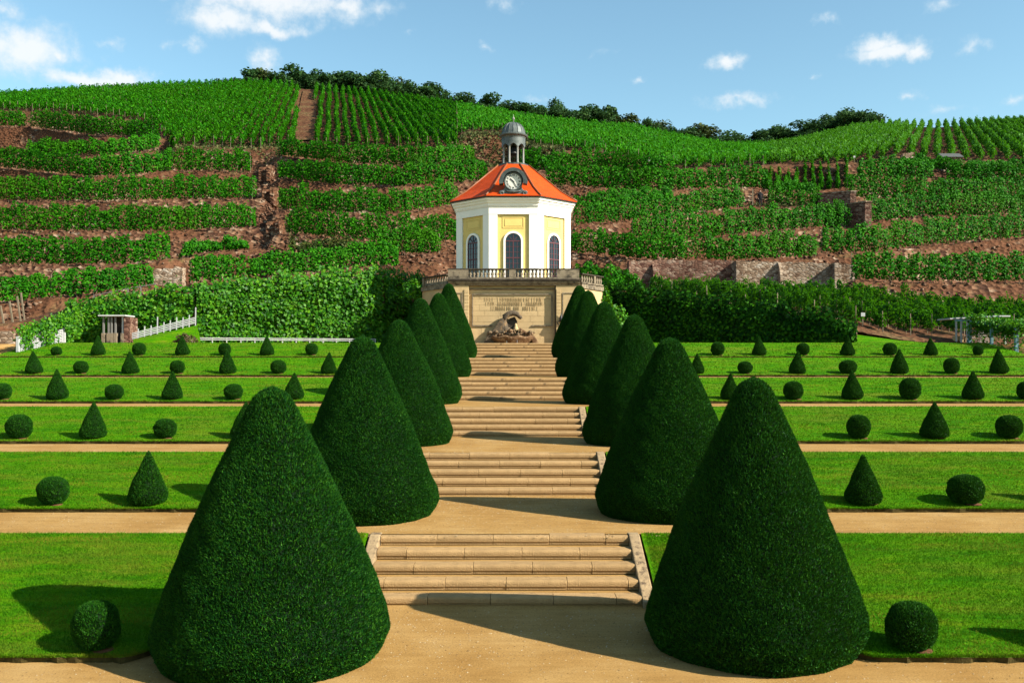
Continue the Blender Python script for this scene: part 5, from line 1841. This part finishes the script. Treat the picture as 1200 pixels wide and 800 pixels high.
mp = P(891, 242.0, float(dmap(241)) + .15)
mz = mp
man = empty('person', mz)
man.scale = (.95, .95, .95)
tag(man, 'person in dark clothes standing still on the terrace path beside a pale post', 'person')
sk = bpy.data.meshes.new('body')
vsk = [(0, 0, .92), (0, 0, 1.15), (0, 0, 1.38), (0, 0, 1.48), (0, -.01, 1.62), (0, -.01, 1.72),
       (.10, 0, .86), (.11, 0, .48), (.12, .02, .07), (.12, -.14, .03), (-.10, 0, .86), (-.11, 0, .48), (-.13, .02, .07), (-.13, -.14, .03),
       (.19, 0, 1.36), (.26, .02, 1.08), (.24, -.08, .84), (.24, -.1, .74), (-.19, 0, 1.36), (-.26, .02, 1.08), (-.24, -.08, .84), (-.24, -.1, .74)]
esk = [(0, 1), (1, 2), (2, 3), (3, 4), (4, 5), (0, 6), (6, 7), (7, 8), (8, 9), (0, 10), (10, 11), (11, 12), (12, 13), (2, 14), (14, 15), (15, 16), (16, 17), (2, 18), (18, 19), (19, 20), (20, 21)]
sk.from_pydata(vsk, esk, [])
so = bpy.data.objects.new('tmp', sk)
COL.objects.link(so)
md = so.modifiers.new('skin', 'SKIN')
rad = [.16, .15, .17, .065, .10, .07, .10, .075, .05, .04, .10, .075, .05, .04, .075, .055, .042, .03, .075, .055, .042, .03]
for i, v in enumerate(sk.skin_vertices[0].data):
    v.radius = (rad[i], rad[i] * (.75 if i < 3 else 1))
    v.use_root = (i == 0)
so.modifiers.new('sub', 'SUBSURF').levels = 1
dg = bpy.context.evaluated_depsgraph_get()
bme = bpy.data.meshes.new_from_object(so.evaluated_get(dg))
bpy.data.objects.remove(so)
bme.materials.clear()
bme.materials.append(M['cloth_dark'])
bme.materials.append(M['skin'])
for p in bme.polygons:
    p.use_smooth = True
    p.material_index = 1 if (p.center.z > 1.5 and p.center.y < .02) or (abs(p.center.x) > .2 and p.center.z < .84) else 0
bd = link('body', bme, man)
bd.name = 'body'
tag(MB().bar((0, 0, -.4), (0, 0, 1.75), .12).build('marker_post', M['stake'], None, loc=P(882, 242.5, float(dmap(241)) + .1)), 'pale wooden post next to the standing person', 'post')

for (px, py, h, D, lab) in ((5, 377, 19, 57.5, 'leaning pale post at the outer end of the lowest vine row, first of four'), (15.5, 375, 22, 57.8, 'leaning pale post, second of four at the lowest vine row'),
                            (24.5, 369, 22, 59.5, 'leaning pale post, third of four at the lowest vine row'), (29, 363, 20, 61.5, 'leaning pale post, fourth of four, beside the red bank')):
    a = P(px, py, D)
    gz = float(terrain_z(np.array([a.x]), np.array([D]))[0])
    a.z = min(a.z, gz + .05)
    b = P(px - 4.5, py - h, D)
    tag(MB().bar((0, 0, -.2), (b.x - a.x, 0, b.z - a.z), .085).build('leaning_post', M['stake'], None, loc=a), lab, 'post', 'leaning vine posts')
for (px, py, lab, D) in ((1011, 378, 'small white sign board on a post by the lower vine field', 55.6), (760.5, 196, 'tiny white box on a post in the wide field', 109), (1001, 190, 'tiny white box on a post above the end-on rows', 112)):
    p = P(px, py, D)
    gz = float(terrain_z(np.array([p.x]), np.array([D]))[0])
    root = empty('white_sign', (p.x, D, gz))
    tag(root, lab, 'sign')
    zz = p.z - gz
    MB().box(-.03, .03, -.03, .03, -.2, max(zz, .6) + .1).build('post', M['stake'], root)
    MB().box(-.12, .12, -.06, -.031, max(zz, .6), max(zz, .6) + .22).build('board', M['white_paint'], root)

# hand rail along the red ramp path
rl = empty('hand_rail', P(110, 349, 66))
tag(rl, 'thin grey hand rail along the red path above the creepers', 'railing')
ro = Vector(rl.location)
prev = None
for px, py in ((110, 346), (130, 342), (150, 338), (165, 335.5), (182, 332.5)):
    D = 66
    p = P(px, py, D)
    MB().bar(p - ro - Vector((0, 0, 1.0)), p - ro, .05).build('post', M['iron'], rl)
    if prev:
        MB().bar(prev - ro, p - ro, .04).build('rail', M['iron'], rl)
    prev = p

# ---------------------------------------------------------------- white trellis fence, ramp fence, low rails
tf = empty('trellis_fence', P(21, 415, 48))
tag(tf, 'white lattice fence overgrown with vines at the corner of the topmost lawn', 'fence')
ro = Vector(tf.location)
tp = [(21, 416, 394, 48.0), (49, 408, 388.5, 50.0), (75, 402, 384, 51.6)]
for px, yb_, yt_, D in tp:
    a, b = P(px, yb_ + 1, D), P(px, yt_, D)
    MB().bar(a - ro, b - ro, .13).build('post', M['white_paint'], tf)
for (p0, p1) in zip(tp[:-1], tp[1:]):
    a0, a1 = P(p0[0], p0[1] - 1.5, p0[3]), P(p0[0], p0[2] + 2, p0[3])
    b0, b1 = P(p1[0], p1[1] - 1.5, p1[3]), P(p1[0], p1[2] + 2, p1[3])
    for i in range(9):
        f = i / 8
        MB().bar(a0.lerp(a1, f) - ro, b0.lerp(b1, f) - ro, .035, .05).build('lattice_slat', M['white_paint'], tf)
    for i in range(1, 9):
        f = i / 9
        MB().bar(a0.lerp(b0, f) - ro + Vector((.03, 0, 0)), a1.lerp(b1, f) - ro + Vector((.03, 0, 0)), .03, .04).build('lattice_slat', M['white_paint'], tf)
r = np.random.default_rng(77)
n = 2600
f_ = r.uniform(0, 1, n)
g_ = np.where(r.random(n) < .55, r.beta(3, 1.2, n) * 1.35, r.uniform(.05, 1.1, n))
A0, A1 = np.array(P(22, 413, 48.1)), np.array(P(22, 392, 48.1))
B0, B1 = np.array(P(96, 400, 53.0)), np.array(P(96, 371, 53.0))
gap = (np.sin(f_ * 17) + .8 * (g_ - .5) * 2) > -.25
c = (A0[None] * (1 - f_)[:, None] + B0[None] * f_[:, None]) * (1 - g_)[:, None] + (A1[None] * (1 - f_)[:, None] + B1[None] * f_[:, None]) * g_[:, None]
c += r.normal(0, .12, (n, 3))
v, f = leaf_quads(c[gap] - np.array(ro), np.array([.7, -.6, .4]) + r.normal(0, .5, (gap.sum(), 3)), .15 * r.uniform(.6, 1.3, gap.sum()), r)
link('vine_foliage', np_mesh('vine_foliage', v, f), tf, M['ivy'])

rf = empty('ramp_fence', P(155, 393, 54.3))
tag(rf, 'white slatted fence climbing the ramp under hanging creepers', 'fence')
ro = Vector(rf.location)
a, b = P(154, 397, 54.2), P(229, 378, 55.0)
for i in range(4):
    dz = Vector((0, 0, .10 * i))
    MB().bar(a + dz - ro, b + dz - ro, .03, .05).build('slat', M['white_paint'], rf)
for i in range(11):
    p = a.lerp(b, i / 10)
    hgt = (.5, .5, .55, .5, .9, .5, .52, .6, .5, .55, .9)[i]
    MB().bar(p - ro - Vector((0, 0, .25)), p - ro + Vector((0, .05, hgt)), .05).build('upright', M['white_paint'], rf)
# grass wedge in front of the ramp
wedge = MB()
pa, pb, pc, pd = P(156, 403, 53.2), P(236, 403, 53.2), P(231, 381, 54.7), P(156, 397.5, 54.1)
wedge.poly([pa, pb, pc, pd], [(0, 1, 2, 3)])
tag(wedge.build('grass_bank', M['lawn']), kind='structure')
wedge = MB()
wedge.poly([P(1000, 404, 51.4), P(1085, 404, 51.6), P(1080, 401, 52.6), P(1050, 398, 53.4), P(1025, 394.5, 53.4), P(1003, 392, 53.0)], [(0, 1, 2, 3, 4, 5)])
tag(wedge.build('grass_bank', M['lawn']), kind='structure')
for (pxa, pxb, yb_, lab, mt) in ((232, 440, 401, 'low white slatted rail along the foot of the sunlit ivy wall', 'white_paint'),):
    da, db = (55.6, 59.2) if pxa < 500 else (58.3, 51.8)
    a, b = P(pxa, yb_, da), P(pxb, yb_, db)
    a.z = b.z = Z6 + .14
    root = empty('low_rail', a, math.atan2(b.y - a.y, b.x - a.x))
    tag(root, lab, 'rail', 'low garden rails')
    L = (b - a).length
    for q, zz in enumerate((.12, .22)):
        MB().box(0, L, -.02 - q * .002, .02, zz, zz + .045).build('rail', M[mt], root)
    for i in range(14):
        MB().box(L * i / 13 - .03, L * i / 13 + .03, .021, .07, -.25, .27).build('post', M[mt], root)

# small stone gate shelter with posts
gs = empty('gate_shelter', P(117, 404, 54.0))
gs.location.z = Z6
tag(gs, 'small flat-roofed garden shelter with slim posts on stone plinths', 'shelter')
sc_ = 54 / F
gxx = lambda px: (px - 117) * sc_
for px in (121.5, 127.5, 131, 135.5, 144):
    MB().box(gxx(px) - .045, gxx(px) + .045, -.04, .04, .62, 1.58).build('post', M['iron'] if px < 144 else M['white_paint'], gs)
    MB().box(gxx(px) - .10, gxx(px) + .10, -.1, .1, 0, .62).build('plinth', M['ashlar_grey'], gs, False, .015)
MB().box(gxx(146), gxx(153), -.1, 1.0, 0, 1.52).build('stone_pier', M['rubble_red'], gs)
MB().box(gxx(117), gxx(149), -.25, 1.1, 1.581, 1.66).build('roof_slab', M['slate'], gs, False, .01)
MB().box(gxx(118), gxx(146), 1.0, 1.08, 0, 1.579).build('back_wall', M['soot_and_shade'], gs)

# pergola at the far end of the topmost lawn
pg = empty('vine_pergola', P(1112, 404, 53.5))
tag(pg, 'vine-grown pergola with teal posts and pale roof slats beside the topmost lawn', 'pergola')
ro = Vector(pg.location)
for px, yb_, yt_, D, mt, w in ((1120.5, 403, 373, 53.4, 'slate', .08), (1126.5, 403, 372.5, 53.2, 'slate', .08), (1133.5, 403, 372, 53.0, 'slate', .08), (1136.5, 404, 374, 52.4, 'teal', .15), (1162, 410, 381, 50.6, 'teal', .14), (1191, 415, 384, 48.8, 'teal', .16), (1178, 406, 374, 51.8, 'slate', .1)):
    a, b = P(px, yb_, D), P(px, yt_, D)
    MB().bar(a - ro - Vector((0, 0, .1)), b - ro, w).build('post', M[mt], pg)
for px in (1118.5, 1125, 1132):
    a = P(px, 404, 53.6)
    MB().box(a.x - ro.x - .11, a.x - ro.x + .11, -.1, .1, -.2, .5).build('plinth', M['ashlar'], pg)
for i in range(9):
    f = i / 8
    p = P(1119 + 58 * f, 373.2 - 3.0 * f, 53.5 - 2.0 * f)
    MB().box(p.x - ro.x - .30, p.x - ro.x + .30, p.y - ro.y - .06, p.y - ro.y + 1.6, p.z - ro.z - .04 + .01 * (i % 2), p.z - ro.z + .03 + .01 * (i % 2)).build('roof_slat', M['slate'], pg)
for (q0, q1) in (((1136, 376, 52.4), (1193, 385, 48.8)), ((1119, 375.3, 53.4), (1178, 374.5, 51.8))):
    MB().bar(P(*q0) - ro, P(*q1) - ro, .1).build('beam', M['teal'], pg)
ltc = MB()
for i in range(12):
    px = 1138 + 20 * i / 11
    ltc.bar(P(px, 404, 52.6) - ro, P(px, 386, 52.6) - ro, .02)
for i in range(8):
    ltc.bar(P(1138, 386 + 17 * i / 7, 52.58) - ro, P(1158, 386 + 17 * i / 7, 52.58) - ro, .02)
ltc.build('lattice', M['slate'], pg)
n = 3600
f_ = r.uniform(0, 1.1, n)
drop = np.abs(r.normal(0, 1, n)) * .35 + (r.random(n) < .25) * r.uniform(0, 1.1, n) * (np.sin(f_ * 20) > .2)
c = np.array(P(1138, 375.5, 52.4))[None] * (1 - f_)[:, None] + np.array(P(1193, 385, 48.8))[None] * f_[:, None]
c[:, 2] += .22 - drop + r.normal(0, .08, n) + .12 * np.sin(f_ * 14)
c[:, 0] += r.normal(0, .22, n) + np.where(r.random(n) < .35, r.uniform(0, 1.8, n), 0)
c[:, 1] += r.normal(0, .15, n)
v, f = leaf_quads(c - np.array(ro), np.array([0, -.4, .6]) + r.normal(0, .5, (n, 3)), .15 * r.uniform(.6, 1.3, n), r)
link('vine_foliage', np_mesh('vine_foliage', v, f), pg, M['ivy'])
# red soil heap by the lower field
sh = MB()
rings = []
for i in range(9):
    x = i / 8
    p = P(1030 + 80 * x, 401, 53.6)
    hh = .42 * math.sin(math.pi * x) ** .8 + .02
    rings.append([(p.x, p.y - .6, Z6 - .02), (p.x, p.y + .2, Z6 + hh * .8), (p.x, p.y + 1.2, Z6 + hh), (p.x, p.y + 1.8, Z6 - .02)])
sh.loft(rings, True)
tag(sh.build('soil_mound', M['soil'], None, True), kind='structure')
# stone block wall at the outer left corner
sw_ = empty('corner_wall', P(-12, 404, 53.2))
sw_.location.z = Z6
tag(sw_, 'low pale rubble wall at the corner beside the side path', 'stone wall')
MB().box(-3.0, 1.35, 0, .7, -.2, .72).build('wall', M['rubble_pale'], sw_)
MB().box(1.352, 3.2, .25, .9, -.2, .60).build('wall', M['rubble_red'], sw_)
print('objects', len(bpy.data.objects))
